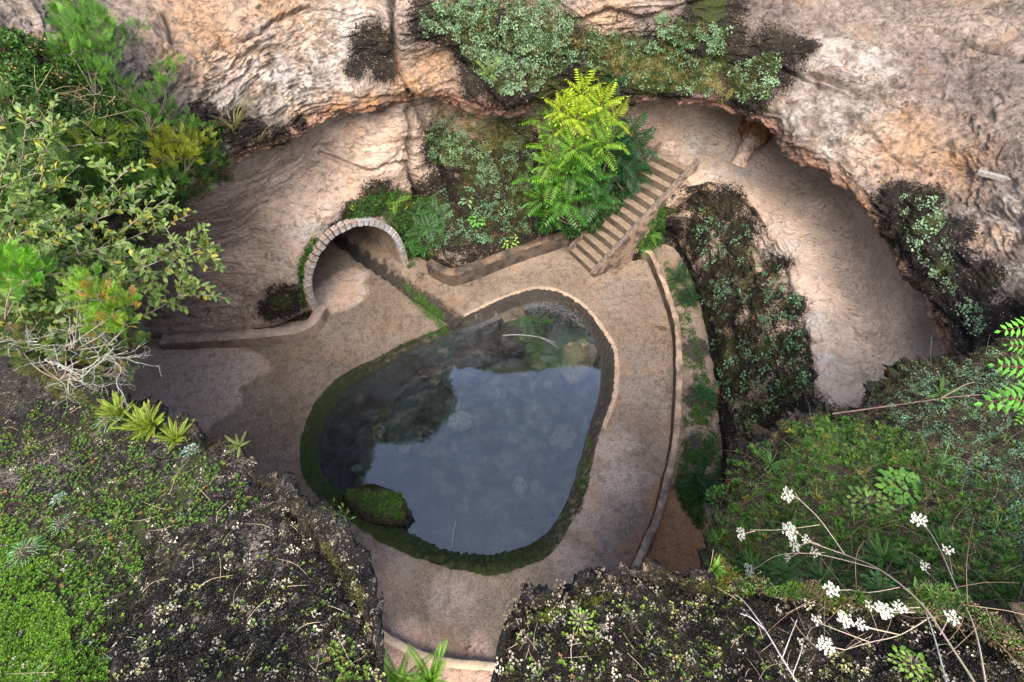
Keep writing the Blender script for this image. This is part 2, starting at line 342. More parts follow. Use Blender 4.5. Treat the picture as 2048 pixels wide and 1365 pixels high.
tn2 = fbm(wrp, (1.5, 1.5, 4.5), 4, 141, .5); tq2 = tn2 * 7; tf2 = tq2 - np.floor(tq2); ter2 = (np.floor(tq2) + sstep(.42, .58, tf2)) / 7 - tn2
zone_ = sstep(-.15, .25, fbm(pts, .6, 2, 151)); d2 = d2 + ter * (.5 + 1.1 * zone_) + ter2 * .22 * zone_
st = fbm(wrp, (.5, .5, 5.5), 3, 41, .6) ; d3 = np.clip(st, -.25, .12) * .35
fine = fbm(pts, (7, 7, 8), 5, 55, .7) * .11; pit_ = fbm(pts, (2.6, 2.6, 4.5), 4, 57, .6, True); fine = fine - np.clip(pit_ - .5, 0, 1) * .16
disp = (d0 * .5 + d1 + d2 + d3 + fine).reshape(Rn, Cn) * A * .62
# big fissure beside the left alcove and a few clefts
pu, pv, pd = proj(G)
def polyd(u, v, pl):
    best = np.full(u.shape, 1e9)
    for (a, b), (c, d) in zip(pl[:-1], pl[1:]):
        t = np.clip(((u - a) * (c - a) + (v - b) * (d - b)) / ((c - a) ** 2 + (d - b) ** 2), 0, 1)
        best = np.minimum(best, np.hypot(u - a - t * (c - a), v - b - t * (d - b)))
    return best
wn = fbm(pts, 2.5, 3, 77).reshape(Rn, Cn) * 14
for pl, wd, dep in [([(780,-40),(786,60),(795,120),(822,175),(826,260),(822,330),(840,420)], 6, .5),
                    ([(330,30),(345,70),(400,100),(520,60),(620,10)], 5, .16), ([(560,430),(620,395),(660,380)], 6, .2),
                    ([(840,210),(880,330),(920,430)], 7, .3), ([(900,90),(960,160),(1000,190)], 6, .25), ([(500,480),(560,430)], 5, .14),
                    ([(1150,40),(1220,20),(1290,40),(1400,0)], 5, .18), ([(1620,160),(1700,200),(1790,190)], 5, .16), ([(1560,140),(1640,190),(1720,215)], 5, .12),
                    ([(1880,60),(1950,90),(2048,110)], 7, .3), ([(1700,240),(1800,330),(1860,350)], 4, .1), ([(640,310),(740,345),(815,325)], 4, .16),
                    ([(1390,880),(1440,760),(1410,650),(1370,540),(1330,470)], 12, .15)]:
    dd = polyd(pu + wn, pv + wn * .7, pl)
    disp -= dep * np.exp(-(dd / wd) ** 2)
# bulges: domes of mossy rock
def bulge(u, v, z, r, h):
    c = P(u, v, z); d = np.linalg.norm(G - c, axis=2); return h * np.exp(-(d / r) ** 2)
for b in [(980,300,2.8,1.1,.45),(900,300,2.7,.7,.3),(1000,130,5.4,1.2,.55),(745,120,5.8,.6,.25),(1390,100,5.8,.8,.4),(1520,150,5.5,.8,.35),
          (1470,470,1.8,.7,.25),(1540,650,1.8,.9,.3),(570,590,.9,.55,.3),(1000,410,1.6,.6,.3),(1830,480,5,.8,.25),(1700,200,5.5,1.2,.3),(1140,80,5.8,.7,.3)]:
    disp += bulge(*b)
# the tunnel mouth: arch plane
AL, AR = P(645, 628, 0), P(806, 532, 0)
ad = (AR - AL); AW = np.linalg.norm(ad) / 2; ad /= np.linalg.norm(ad); AC = (AL + AR) / 2
an = np.array([ad[1], -ad[0], 0]); AH = 2.22                   # facing the pit
def arch_rel(p):
    q = p - AC; return q @ ad, q @ an, q[..., 2]
def arch_pt(th, off=0.0, back=0.0):                            # th 0..pi from right foot over the crown
    sh = .55; a = AW + off; b = AH - sh + off
    return AC + ad * (a * np.cos(th)) + np.array([0, 0, 1]) * (sh + b * np.sin(th)) - an * back
def arch_f(p):                                                 # <1 inside opening profile
    s_, n_, z_ = arch_rel(p); zz = np.where(z_ < .55, 0, (z_ - .55) / (AH - .55)); return np.hypot(s_ / AW, zz), n_
Gd = G + N * disp[..., None]
f_, n_ = arch_f(Gd)
s_, _, z_ = arch_rel(Gd)
wgt = sstep(1.75, 1.28, f_) * (np.abs(n_) < 2.2) * (rr < 4.6)
Gd = Gd - an * ((n_ + .10 + np.abs(fine.reshape(Rn, Cn)) * .4) * wgt)[..., None]
# keep the rock below the staircase
_a, _b = (P(1139, 508, 0) + P(1181, 549, 0)) / 2, (P(1318, 302, 2.7) + P(1382, 338, 2.62)) / 2
_dir = (_b - _a)[:2]; _len = np.linalg.norm(_dir); _dir = _dir / _len; _r = Gd[..., :2] - _a[:2]; _t = _r @ _dir / _len; _s = np.abs(_r @ np.array([-_dir[1], _dir[0]]))
_in = (_t > -.05) & (_t < 1.0) & (_s < .78) & (Gd[..., 2] < 3.4); Gd[..., 2] = np.where(_in, np.minimum(Gd[..., 2], 2.66 * _t - .12), Gd[..., 2])
# colours
def mix3(a, b, t): return a + (b - a) * t[..., None]
ones = np.ones((Rn, Cn))
pf = Gd.reshape(-1, 3)
nA = fbm(pf, .8, 4, 5).reshape(Rn, Cn); nB = fbm(pf, (1.2, 1.2, 6), 4, 8).reshape(Rn, Cn); nC = fbm(pf, 3, 4, 61).reshape(Rn, Cn)
colr = mix3(np.array([.40, .31, .24])[None, None] * ones[..., None], np.array([.50, .385, .30])[None, None], sstep(-.2, .3, nA))  # pale fresh alcove stone, lightened further in colour to offset overhang shade
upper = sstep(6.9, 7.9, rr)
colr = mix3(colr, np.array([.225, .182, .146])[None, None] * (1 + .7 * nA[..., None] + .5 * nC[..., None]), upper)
strokes_cache = {}
def wpt(u, v):                                                 # nearest visible surface point
    d = np.hypot(pu - u, pv - v) + pd * .6; d = np.where((rr > 5.05) & (rr < 6.9), d + 50, d); k = np.argmin(d); return Gd.reshape(-1, 3)[k], pd.ravel()[k]
def blobs(lst, soft=.45):
    m = np.zeros((Rn, Cn))
    for u, v, r in lst:
        c, dep = wpt(u, v); R_ = r * dep / F * 1.15; d = np.linalg.norm(Gd - c, axis=2)
        m = np.maximum(m, sstep(R_ * (1 + soft), R_ * (1 - soft), d))
    return m
pale = blobs([(560,130,60),(640,100,60),(700,50,50),(480,180,50),(740,60,30),(590,180,40),(1650,130,40),(1720,150,45),(1680,330,55),(1620,250,50),(1730,280,50),(1990,520,60),(2010,450,60),
              (1560,500,30),(1620,640,35),(1480,340,40),(1400,290,35),(1440,350,30),(1660,720,40),(590,440,45),(570,500,40),(620,410,30)], .8)
colr = mix3(colr, np.array([.40, .36, .315])[None, None], pale * sstep(-.3, .2, nC) * .95)
ochre = blobs([(400,30,60),(450,70,60),(380,110,50),(560,20,60),(1800,300,60),(1900,330,50),(1220,30,40),(800,170,25),(790,280,22),(800,120,20),(870,140,40),(1180,50,30),(1960,480,40),(1860,650,30),(1670,380,30),
               (840,190,30),(950,215,40),(1540,400,30),(1510,265,30),(1390,380,35)], .8) * .5
ochre = np.maximum(ochre, blobs([(600,235,18),(680,210,18),(740,200,16),(540,290,20),(820,160,18)], .7) * .7)
redd = sstep(6.6, 7.2, rr) * sstep(8.05, 7.5, rr)
colr = mix3(colr, np.array([.24, .12, .075])[None, None], redd * .75)
purple = blobs([(1950,170,70),(1850,130,60),(1560,30,60),(1980,330,50),(250,170,80)], .8); colr = mix3(colr, np.array([.15, .115, .105])[None, None], purple * .6); colr = colr * (1 - .22 * upper * sstep(12.5, 15, cc))[..., None]
grey = blobs([(400,600,70),(330,560,60),(500,620,50),(430,450,60),(350,480,60),(450,640,40)], .8); colr = mix3(colr, np.array([.24, .18, .15])[None, None], grey * .6)
black = blobs([(745,105,42),(765,140,28),(715,140,22),(560,275,24),(600,245,16),(520,270,22),(480,230,18),(860,45,40),(930,60,55),(1000,110,80),(1080,90,60),(1130,70,45),(950,160,45),(930,130,30),(1010,170,50),(1060,170,40),
               (1350,60,45),(1400,110,55),(1480,150,50),(1540,120,55),(1500,190,40),(1430,5,60),(1300,120,60),(1230,95,50),(1200,140,50),(1340,160,50),(1260,160,40),
               (880,290,45),(950,330,60),(1000,270,50),(1040,330,60),(900,370,50),(980,400,60),(1050,430,60),(900,450,60),(960,460,60),(1020,470,40),(1100,420,60),(1180,380,60),(1240,330,50),(1240,400,40),
               (640,490,26),(665,450,22),(700,425,26),(760,400,40),(610,540,20),(570,600,40),(540,620,22),(860,420,60),(820,470,40),(600,640,30),(840,500,40),
               (1400,470,40),(1450,420,40),(1400,400,30),(1430,560,45),(1480,520,40),(1540,600,40),(1500,680,45),(1580,690,35),(1560,780,45),(1480,760,45),(1590,620,26),(1600,760,30),(1390,600,30),(1440,850,50),(1530,850,60),
               (1480,470,36),(1600,820,40),(1420,650,45),(1460,620,40),(1550,540,30),(1440,700,40),(1520,730,40),
               (1790,400,36),(1810,450,45),(1850,490,50),(1880,540,55),(1920,600,50),(1960,660,50),(2010,640,40),(1900,470,40),(1840,410,40),(1950,560,40),(1600,100,24),
               (20,90,60),(60,140,60),(120,300,90),(60,400,120),(250,320,70),(330,330,50),(420,250,40),(480,260,36),(2020,660,60),(1170,100,60),(1250,60,40),(1180,180,40),(1440,80,50),(1380,40,40),(1120,160,50),(1300,60,40),
               (1260,460,40),(1300,430,40),(1340,400,40),(1330,460,40)], .45)
mossm = blobs([(950,340,30),(900,290,30),(1040,400,40),(1020,260,40),(1200,150,50),(1300,150,50),(1340,90,30),(1260,120,40),(1430,120,30),(1100,180,40),(1080,70,40),(950,50,40),(1420,10,40),(650,480,20),(760,400,30),(820,440,40),
               (870,430,40),(560,600,20),(1300,450,40),(1400,640,24),(1430,800,40),(1440,720,24),(1330,430,30),(1500,560,24),(1560,760,24),(1860,460,30),(1890,540,20),(100,200,80),(60,330,120),(200,300,90),(1540,690,22),(1470,700,26),(600,650,26),(1230,340,60),(1160,380,60)], .6) * .62
tan_ = blobs([(870,115,28),(900,160,28),(890,140,20),(1250,45,50),(1200,25,40),(1320,30,40),(1520,500,26),(1560,560,22),(1380,340,24),(940,210,40),(1000,215,30),(1350,385,22),(970,235,20),(1500,640,16)], .6)
black = np.clip(black * 1.0 - tan_ * .6 + .0, 0, 1); face_ = ((cc > 13.2) & (cc < 21) & (rr > .2) & (rr < 2.95)) * (.66 + nC * .9); face2_ = ((cc > 8.6) & (cc < 13.2) & (rr > .2) & (rr < 2.9)) * (.62 + nC * .9)
black = np.maximum(black, np.clip(np.maximum(face_, face2_) - tan_ * .5, 0, 1))
black = black * .84 + .04
lowblk = sstep(.6, .1, Gd[..., 2]) * .35; black = np.clip(black + lowblk * (cc > 8), 0, 1)  # black mask strengthens towards the floor, except in the left alcove
smoo = np.clip(sstep(2.6, 3.1, rr) * sstep(5.5, 5.1, rr) * np.where(cc > 12.6, .95, np.where(cc < 8, .45, 0)), 0, 1) * (1 - np.clip(black * 1.3, 0, 1))
mask = np.stack([black, mossm, ochre, smoo], -1).reshape(-1, 4)
FC = gridF(Rn, Cn)
# cut the tunnel mouth
f_, n_ = arch_f(Gd); hole = (f_ < 1.10) & (np.abs(n_) < 1.0) & (rr < 4.6)
fc = hole.ravel()[FC].sum(1); FC = FC[fc < 2]
if vis_sign > 0: pass
else: FC = FC[:, ::-1]
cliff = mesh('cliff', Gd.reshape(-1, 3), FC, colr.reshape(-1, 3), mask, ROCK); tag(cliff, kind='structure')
TERR = [(Gd.reshape(-1, 3), FC)]

# ------------------------------------------------------------------ pit floor around the pond
rimw = [((1075,578),(1085,604)),((1130,590),(1130,612)),((1172,620),(1163,640)),((1207,665),(1188,680)),((1229,710),(1201,730)),((1226,790),(1197,790)),((1206,850),(1180,850)),
        ((1188,920),(1160,920)),((1172,990),(1140,985)),((1140,1055),(1110,1045)),((1098,1108),(1068,1085)),((1030,1140),(1005,1105)),((945,1145),(938,1109)),((865,1128),(878,1096)),((795,1098),(825,1068)),
        ((735,1062),(775,1038)),((680,1025),(730,1018)),((635,990),(685,990)),((610,945),(648,952)),((606,895),(636,912)),((616,845),(643,862)),((645,795),(668,815)),((690,752),(705,770)),((755,718),(765,735)),
        ((830,680),(830,700)),((905,648),(905,665)),((960,618),(965,645)),((1020,592),(1030,617))]
NP = 720
rim = path([P(a[0], a[1], .02) for a, b in rimw], NP, True)
wat = path([P(b[0], b[1], -.42) for a, b in rimw], NP, True)
# align water loop to rim loop by nearest param: resample both with the same control parameter
tt = np.linspace(0, len(rimw), NP, endpoint=False)
rim = cr(np.array([P(a[0], a[1], .02) for a, b in rimw]), tt, .5, True); wat = cr(np.array([P(b[0], b[1], -.42) for a, b in rimw]), tt, .5, True)
pc = np.array([-.9, 6.0, 0])
outer = []
for k in range(NP):
    d = rim[k] - pc; d[2] = 0; d /= np.linalg.norm(d); R_ = 14 if d[1] > 0 else 12.5; outer.append(pc + d * R_)
outer = np.array(outer)
loops = []
deep = wat + (pc - wat) * .03; deep[:, 2] = -1.15
for t in np.linspace(0, 1, 5)[:-1]: loops.append(lerp(deep, wat + [0, 0, -.03], t))
for t in np.linspace(0, 1, 14)[:-1]: loops.append(lerp(wat, rim, t) + np.array([0, 0, -.42 * 0 + .0]) )
for t in np.linspace(0, 1, 210) ** 1.25: q = lerp(rim, outer, t); loops.append(q)
FG = np.array(loops); FR_, FCn = FG.shape[:2]
fr = np.arange(FR_)
q = FG.reshape(-1, 3)
fu, fv, fd = proj(FG)
side_l = sstep(1.5, 0, FG[..., 0] - (-.5)) * 0
moss_side = np.interp(np.arange(NP) * len(rimw) / NP, [0, 3, 5, 7, 9, 10, 12, 14, 18, 22, 24, 26, 28], [.0, .0, .1, .45, .55, .95, 1, 1, 1, .9, .6, .1, .0])
onface = ((fr >= 4) & (fr < 17))[:, None] * np.ones((1, FCn))
tface = np.clip((fr - 4) / 13, 0, 1)[:, None]
# face profile: vertical upper face on bare side, rounded mossy mound on mossy side
FG[..., 2] = np.where(onface > 0, -.42 + .44 * lerp(sstep(0, 1, tface * np.ones((1, FCn))), np.sin(tface * PI / 2) ** .8 * np.ones((1, FCn)), moss_side[None, :]), FG[..., 2])
distrim = np.linalg.norm(FG[..., :2] - rim[None, :, :2], axis=2)
mound = moss_side[None, :] * .07 * np.exp(-(distrim / .28) ** 2)
fl = fr[:, None] >= 17
FG[..., 2] += np.where(fl | (onface > 0), mound, 0)
fn = fbm(q, 1.2, 4, 14).reshape(FR_, FCn); fn2 = fbm(q, 9, 3, 15).reshape(FR_, FCn)
FG[..., 2] += np.where(fl, fn * .05 + fn2 * .012, 0) + np.where(onface > 0, fn2 * .05 * (1 + moss_side[None, :]), 0)
FG[..., :2] += (onface * (fn2 * .10))[..., None]
# gutter from the tunnel to the pond
ga, gb = P(930, 655, 0)[:2], P(700, 492, 0)[:2]; gdir = (gb - ga) / np.linalg.norm(gb - ga); gperp = np.array([-gdir[1], gdir[0]])
rel = FG[..., :2] - ga; gs = rel @ gdir; gp = rel @ gperp + fn * .06
gut = sstep(.24, .17, np.abs(gp)) * (gs > -.4) * (gs < 7)
FG[..., 2] -= gut * .30 * fl * sstep(-.4, .0, gs)
FG[..., 2] -= np.where(fl, .05 * 0, 0)
# sloping ramp at far left
FG[..., 2] += np.where(fl, sstep(-8.0, -11, FG[..., 0]) * .3, 0)
q = FG.reshape(-1, 3)
def fblob(lst, soft=.5):
    m = np.zeros((FR_, FCn))
    for u, v, r in lst:
        c = P(u, v, 0); R_ = r * np.linalg.norm(c - [0, 0, H]) / F; d = np.linalg.norm(FG[..., :2] - c[:2], axis=2) + fn * R_ * .8
        m = np.maximum(m, sstep(R_ * (1 + soft), R_ * (1 - soft), d))
    return m
fcol = np.array([.160, .120, .084])[None, None] * np.ones((FR_, FCn, 1))
fA = fbm(q, .7, 4, 33).reshape(FR_, FCn)
fcol = mix3(fcol, np.array([.22, .168, .124])[None, None], sstep(-.2, .25, fA))
dry = fblob([(330,780,90),(400,730,60),(440,760,60),(300,830,80),(380,840,50),(480,745,45),(690,590,40),(660,600,40),(700,560,30)], .12)
fcol = mix3(fcol, np.array([.40, .31, .25])[None, None], dry)
fcol = mix3(fcol, np.array([.36, .29, .25])[None, None], fblob([(1230,960,50),(1210,900,36),(1250,880,30),(1180,1040,50),(1140,1120,40),(900,1190,40),(780,1160,40)], .6) * .7)
fcol = mix3(fcol, np.array([.12, .095, .075])[None, None], fblob([(1140,560,26),(1060,555,22),(960,575,20),(1250,560,30),(700,640,24),(560,760,26),(860,600,16),(1290,860,30)], .9) * .5)
fcol = mix3(fcol, np.array([.14, .115, .10])[None, None], fblob([(900,1280,130),(1000,1230,100),(830,1240,80),(1280,620,45),(1240,600,35),(1290,780,50),(1270,720,40),(1280,860,40),(1200,600,20),(760,1130,50),(1250,1080,60),(650,1050,30),(1100,1220,60)], .8) * .55)
fcol = mix3(fcol, np.array([.30, .14, .06])[None, None], fblob([(1360,1080,60),(1340,1020,40),(1330,1120,60),(1400,1140,60)], .4) * .9)
pinkf = fblob([(800,1340,60),(860,1370,60),(960,1370,60)], .3); fcol = mix3(fcol, np.array([.42, .31, .25])[None, None], pinkf)
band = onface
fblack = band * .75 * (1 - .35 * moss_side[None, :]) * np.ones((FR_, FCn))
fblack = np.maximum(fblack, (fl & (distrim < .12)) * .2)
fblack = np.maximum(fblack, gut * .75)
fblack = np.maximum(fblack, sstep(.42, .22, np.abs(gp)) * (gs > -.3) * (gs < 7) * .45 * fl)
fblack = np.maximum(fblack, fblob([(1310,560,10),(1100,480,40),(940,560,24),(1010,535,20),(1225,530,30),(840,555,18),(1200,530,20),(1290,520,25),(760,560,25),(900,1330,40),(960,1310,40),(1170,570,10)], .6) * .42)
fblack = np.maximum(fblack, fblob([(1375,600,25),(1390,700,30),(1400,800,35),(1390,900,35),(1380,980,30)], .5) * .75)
fblack = np.where(fr[:, None] < 5, 1.0, fblack); fcol = np.where((fr[:, None] < 5)[..., None], np.array([.02, .02, .014]), fcol)  # submerged wall coloured near black in place of light absorbed by water
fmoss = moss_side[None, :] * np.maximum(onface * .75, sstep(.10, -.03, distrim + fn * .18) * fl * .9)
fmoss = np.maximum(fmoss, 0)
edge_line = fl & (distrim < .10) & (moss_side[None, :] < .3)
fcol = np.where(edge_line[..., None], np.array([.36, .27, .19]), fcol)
wet = fblob([(960,1240,120),(780,1120,60),(1260,1060,50),(1000,1300,60)], .7)
ffc = gridF(FR_, FCn, True)
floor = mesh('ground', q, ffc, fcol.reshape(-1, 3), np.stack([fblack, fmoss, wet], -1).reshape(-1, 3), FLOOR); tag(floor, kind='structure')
TERR.append((q, ffc))
# pond bed
bed = [deep * 1]
for t in np.linspace(0, 1, 60)[1:]: bed.append(lerp(deep, np.tile(pc + [0, 0, -1.15], (NP, 1)), t))
bed = np.array(bed)[:, ::3]; bq = bed.reshape(-1, 3); bn = fbm(bq, 1.3, 4, 71); bq[:, 2] += np.clip(bn, -.1, 1) * .35 - .02
bcol = lerp(np.array([.02, .02, .012]), np.array([.09, .085, .06]), sstep(-.1, .35, fbm(bq, 2.5, 3, 72))[:, None])  # dark mud; its low tone also stands for light absorbed by water
pb = mesh('pond_bed', bq, gridF(bed.shape[0], bed.shape[1], True), bcol, np.array([.1, .0, 0]), ROCK); tag(pb, kind='structure')
wv = np.concatenate([wat + (wat - pc) * .02, [pc]]); wv[:, 2] = -.42
water = mesh('water', wv, [(i, (i + 1) % NP, NP) for i in range(NP)], mat=WATER, smooth=False); tag(water, kind='structure')

# ------------------------------------------------------------------ near rocks (left rim, right rim, right slope)
def rim_patch(name, edge, target, drop_z, amp, colA, colB, black_f, moss_f, res=(360, 420), mat=NEAR, sh=.9, seed=0, inner=(.3, .65, 1.1)):
    e = np.array(edge, float); E = P(e[:, 0], e[:, 1], H - e[:, 2])
    Bm = P(e[:, 0], e[:, 1], np.full(len(e), lerp(H - e[:, 2], drop_z, .5))); Bt = P(e[:, 0], e[:, 1], drop_z)
    def out(p, k):
        d = p - cen; d[:, 2] = 0; return p + d / np.linalg.norm(d, axis=1, keepdims=True) * k
    c0 = out(P(e[:, 0], e[:, 1], H - e[:, 2] - .25), .02)
    rows = [out(Bt, .9), out(Bm, .7), c0, E]
    for t in inner:
        rows.append(P(lerp(e[:, 0], target[0], t), lerp(e[:, 1], target[1], t), H - lerp(e[:, 2], target[2], min(t, 1))))
    Wc = np.array(rows); K = len(rows)
    rts = np.concatenate([np.linspace(0, 1, 12, endpoint=False), np.linspace(1, 2, 14, endpoint=False), np.linspace(2, 3, 22, endpoint=False), 3 + np.linspace(0, 1, res[0]) ** 1.0 * (K - 4 - 1e-4)])
    ch_ = np.linalg.norm(np.diff(E, axis=0), axis=1); nc = np.maximum((ch_ / ch_.sum() * res[1]).astype(int), 4)
    cts = np.concatenate([np.linspace(k, k + 1, n, endpoint=False) for k, n in enumerate(nc)] + [np.array([len(ch_) - 1e-4])])
    g = cr(Wc, rts, .3); g = np.swapaxes(cr(np.swapaxes(g, 0, 1), cts, .5), 0, 1)
    n = gnorm(g); sg = np.sign(np.median(n[60:, :, 2])); n = n * sg
    p = g.reshape(-1, 3); R_, C_ = g.shape[:2]
    ds = fbm(p, 1.1, 3, 5 + seed) * 1.1 + fbm(p, 4, 4, 9 + seed, .6) * .55 + fbm(p, 14, 4, 19 + seed, .65) * .38 - np.clip(fbm(p, 2.3, 3, 29 + seed, .5, True) - .5, 0, 1) * .9
    am = np.interp(rts, [0, 2, 3, K], [2.5, 1.2, 1, 1])[:, None]
    g = g + n * (ds.reshape(R_, C_) * amp * am)[..., None]
    p = g.reshape(-1, 3); ej = (fbm(p, 5, 4, 49 + seed, .6) * .16 + fbm(p, 16, 3, 59 + seed, .6) * .05).reshape(R_, C_) * np.interp(rts, [0, 2, 2.9, 3.25, 3.6], [1.5, 1.3, 1, .35, 0])[:, None]
    od = g - cen; od[..., 2] = 0; od /= np.linalg.norm(od, axis=2, keepdims=True); g = g + od * ej[..., None] * (1.6 if amp > .08 else 1.0)
    p = g.reshape(-1, 3); uu, vv, dd = proj(g)
    na = fbm(p, 3, 4, 39 + seed).reshape(R_, C_)
    col = mix3(np.array(colA)[None, None] * np.ones((R_, C_, 1)), np.array(colB)[None, None], sstep(-.2, .3, na))
    mk = np.stack([np.clip(black_f(g, uu, vv, na), 0, 1), np.clip(moss_f(g, uu, vv, na), 0, 1), np.zeros((R_, C_))], -1)
    fcs = gridF(R_, C_); fcs = fcs if sg > 0 else fcs[:, ::-1]
    o = mesh(name, p, fcs, col.reshape(-1, 3), mk.reshape(-1, 3), mat); tag(o, kind='structure'); TERR.append((p, fcs))
    return o, g, E
def wblob(g, lst, d):                                          # world blobs at rim depth d
    m = np.zeros(g.shape[:2])
    for u, v, r in lst:
        c = P(u, v, H - d); R_ = r * np.linalg.norm(c - [0, 0, H]) / F; m = np.maximum(m, sstep(R_ * 1.4, R_ * .6, np.linalg.norm(g[..., :2] - c[:2], axis=2)))
    return m
FLE = [(-260,600,3.2),(0,700,2.9),(130,757,2.75),(230,800,2.6),(370,872,2.4),(450,912,2.2),(500,950,2.1),(560,1010,1.95),(640,1075,1.85),(700,1130,1.8),(722,1190,1.7),(738,1250,1.65),(745,1365,1.6),(748,1560,1.55)]
rim_patch('terrain', FLE, (-250, 1750, 1.35), -.3, .045, (.20, .17, .145), (.38, .33, .27),
          lambda g, u, v, n: .74 + n * .6 + .08 * (v < 900), lambda g, u, v, n: wblob(g, [(60,740,60),(180,770,40),(330,850,40),(300,960,90),(120,1250,160),(60,1050,120),(700,1150,16),(230,1000,80)], 2.0) * .55, seed=3, res=(420, 560))
FRE = [(985,1560,1.7),(995,1365,1.72),(1042,1290,1.75),(1050,1232,1.78),(1120,1214,1.8),(1200,1182,1.85),(1280,1160,1.9),(1360,1155,1.95),(1430,1160,1.95),(1500,1185,1.9),(1600,1200,1.85),(1700,1212,1.8),(1850,1228,1.75),(1950,1262,1.7),(2048,1312,1.65),(2300,1430,1.6)]
rim_patch('terrain', FRE, (1500, 2000, 1.4), -.3, .05, (.20, .165, .14), (.38, .33, .27),
          lambda g, u, v, n: .76 + n * .6, lambda g, u, v, n: wblob(g, [(1100,1225,30),(1180,1200,30),(1340,1160,24),(1480,1190,30),(1700,1215,30),(1150,1300,50),(1300,1260,60),(1450,1250,40)], 1.85) * .5, seed=13, res=(260, 700))
RSE = [(2400,480,4.3),(2200,590,4.3),(2048,672,4.25),(1935,718,4.2),(1870,728,4.15),(1800,738,4.1),(1750,775,4.05),(1715,815,4.0),(1640,826,4.0),(1545,868,3.9),(1480,930,3.8),(1440,1010,3.6),(1420,1080,3.4),(1400,1160,3.2),(1385,1300,3.0)]
rim_patch('terrain', RSE, (2350, 1400, 2.1), 2.6, .11, (.055, .035, .022), (.11, .07, .045),
          lambda g, u, v, n: .45 + n * .6 + wblob(g, [(1850,760,110),(1750,800,80),(1950,760,90),(1680,850,60),(1500,930,60)], 4.0) * .7,
          lambda g, u, v, n: .12 + n * .4 + wblob(g, [(1470,1090,60),(1500,1180,60),(1650,860,60),(1800,1000,80)], 3.2) * .4, seed=23, res=(420, 460))

gx, gy = np.meshgrid(np.linspace(2.05, 30, 90), np.linspace(-25, .3, 80)); gq = np.stack([gx, gy, gx * 0 + 8.75], -1); gq[..., 2] += (fbm(gq.reshape(-1, 3), .5, 4, 401) * .25).reshape(gx.shape)
bank = mesh('terrain', gq.reshape(-1, 3), gridF(80, 90), np.array([.12, .09, .06]), np.array([.4, .45, 0]), ROCK); tag(bank, kind='structure')
# ------------------------------------------------------------------ ray casting onto the ground
_V = np.concatenate([v for v, f in TERR]); _o = np.cumsum([0] + [len(v) for v, f in TERR[:-1]])
_F = np.concatenate([f + o for (v, f), o in zip(TERR, _o)])
_F = _F[np.random.default_rng(0).permutation(len(_F)) * 0 + np.arange(len(_F))]
BVH = BVHTree.FromPolygons(_V.astype(float).tolist(), _F.tolist())
CAMP = Vector((0, 0, H))
def cast(u, v):
    r = ray(u, v); d = Vector(r).normalized(); loc, nr, _, _ = BVH.ray_cast(CAMP, d)
    if loc is None: return P(u, v, 5.0), np.array([0, 0, 1.0])
    nr = np.array(nr)
    if nr @ np.array(d) > 0: nr = -nr
    return np.array(loc), nr
def inpoly(px, py, poly):
    c = np.zeros(len(px), bool); n = len(poly)
    for i in range(n):
        x0, y0 = poly[i]; x1, y1 = poly[(i + 1) % n]
        cond = ((y0 > py) != (y1 > py)) & (px < (x1 - x0) * (py - y0) / ((y1 - y0) + 1e-9) + x0); c ^= cond
    return c
def scatter(poly, n, seed, clump=0, csc=60., maxd=99):
    g = np.random.default_rng(seed); poly = np.array(poly, float); lo, hi = poly.min(0), poly.max(0)
    k = n * 6; x = g.uniform(lo[0], hi[0], k); y = g.uniform(lo[1], hi[1], k); ok = inpoly(x, y, poly)
    if clump > 0:
        nn = fbm(np.stack([x / csc, y / csc, np.full(k, seed * 1.7)], 1), 1, 3, seed); ok &= nn > np.quantile(nn, clump) - g.uniform(0, .15, k)
    x, y = x[ok][:n], y[ok][:n]
    ps, ns = [], []
    for a, b in zip(x, y):
        p, nr = cast(a, b); ps.append(p); ns.append(nr)
    ps, ns = np.array(ps), np.array(ns); ok = np.linalg.norm(ps - [0, 0, H], axis=1) < maxd; return ps[ok], ns[ok]
# ------------------------------------------------------------------ leaf templates (V (n,3), F quads, shade per vertex)
def leafq(p, d, nrm, L, Wd, fold=.15, bend=0.0):
    """kite leaf from p along d"""
    d = d / np.linalg.norm(d); s = np.cross(d, nrm); s /= max(np.linalg.norm(s), 1e-6); n = np.cross(s, d)
    return np.array([p, p + d * L * .45 + s * Wd / 2 + n * fold * Wd, p + d * L - n * bend * L, p + d * L * .45 - s * Wd / 2 + n * fold * Wd])
def leaf6(p, d, nrm, L, Wd, bend=.15):
    d = d / np.linalg.norm(d); s = np.cross(d, nrm); s /= max(np.linalg.norm(s), 1e-6); n = np.cross(s, d)
    r = lambda t, w_, z: [p + d * L * t + s * Wd * w_ / 2 + n * z * L, p + d * L * t - n * 0 + n * (z - .04) * L, p + d * L * t - s * Wd * w_ / 2 + n * z * L]
    return np.array(r(0, .12, .0) + r(.3, .9, .03) + r(.65, .85, .0) + r(1, .05, -bend))
F6 = np.array([[0,1,4,3],[1,2,5,4],[3,4,7,6],[4,5,8,7],[6,7,10,9],[7,8,11,10]])
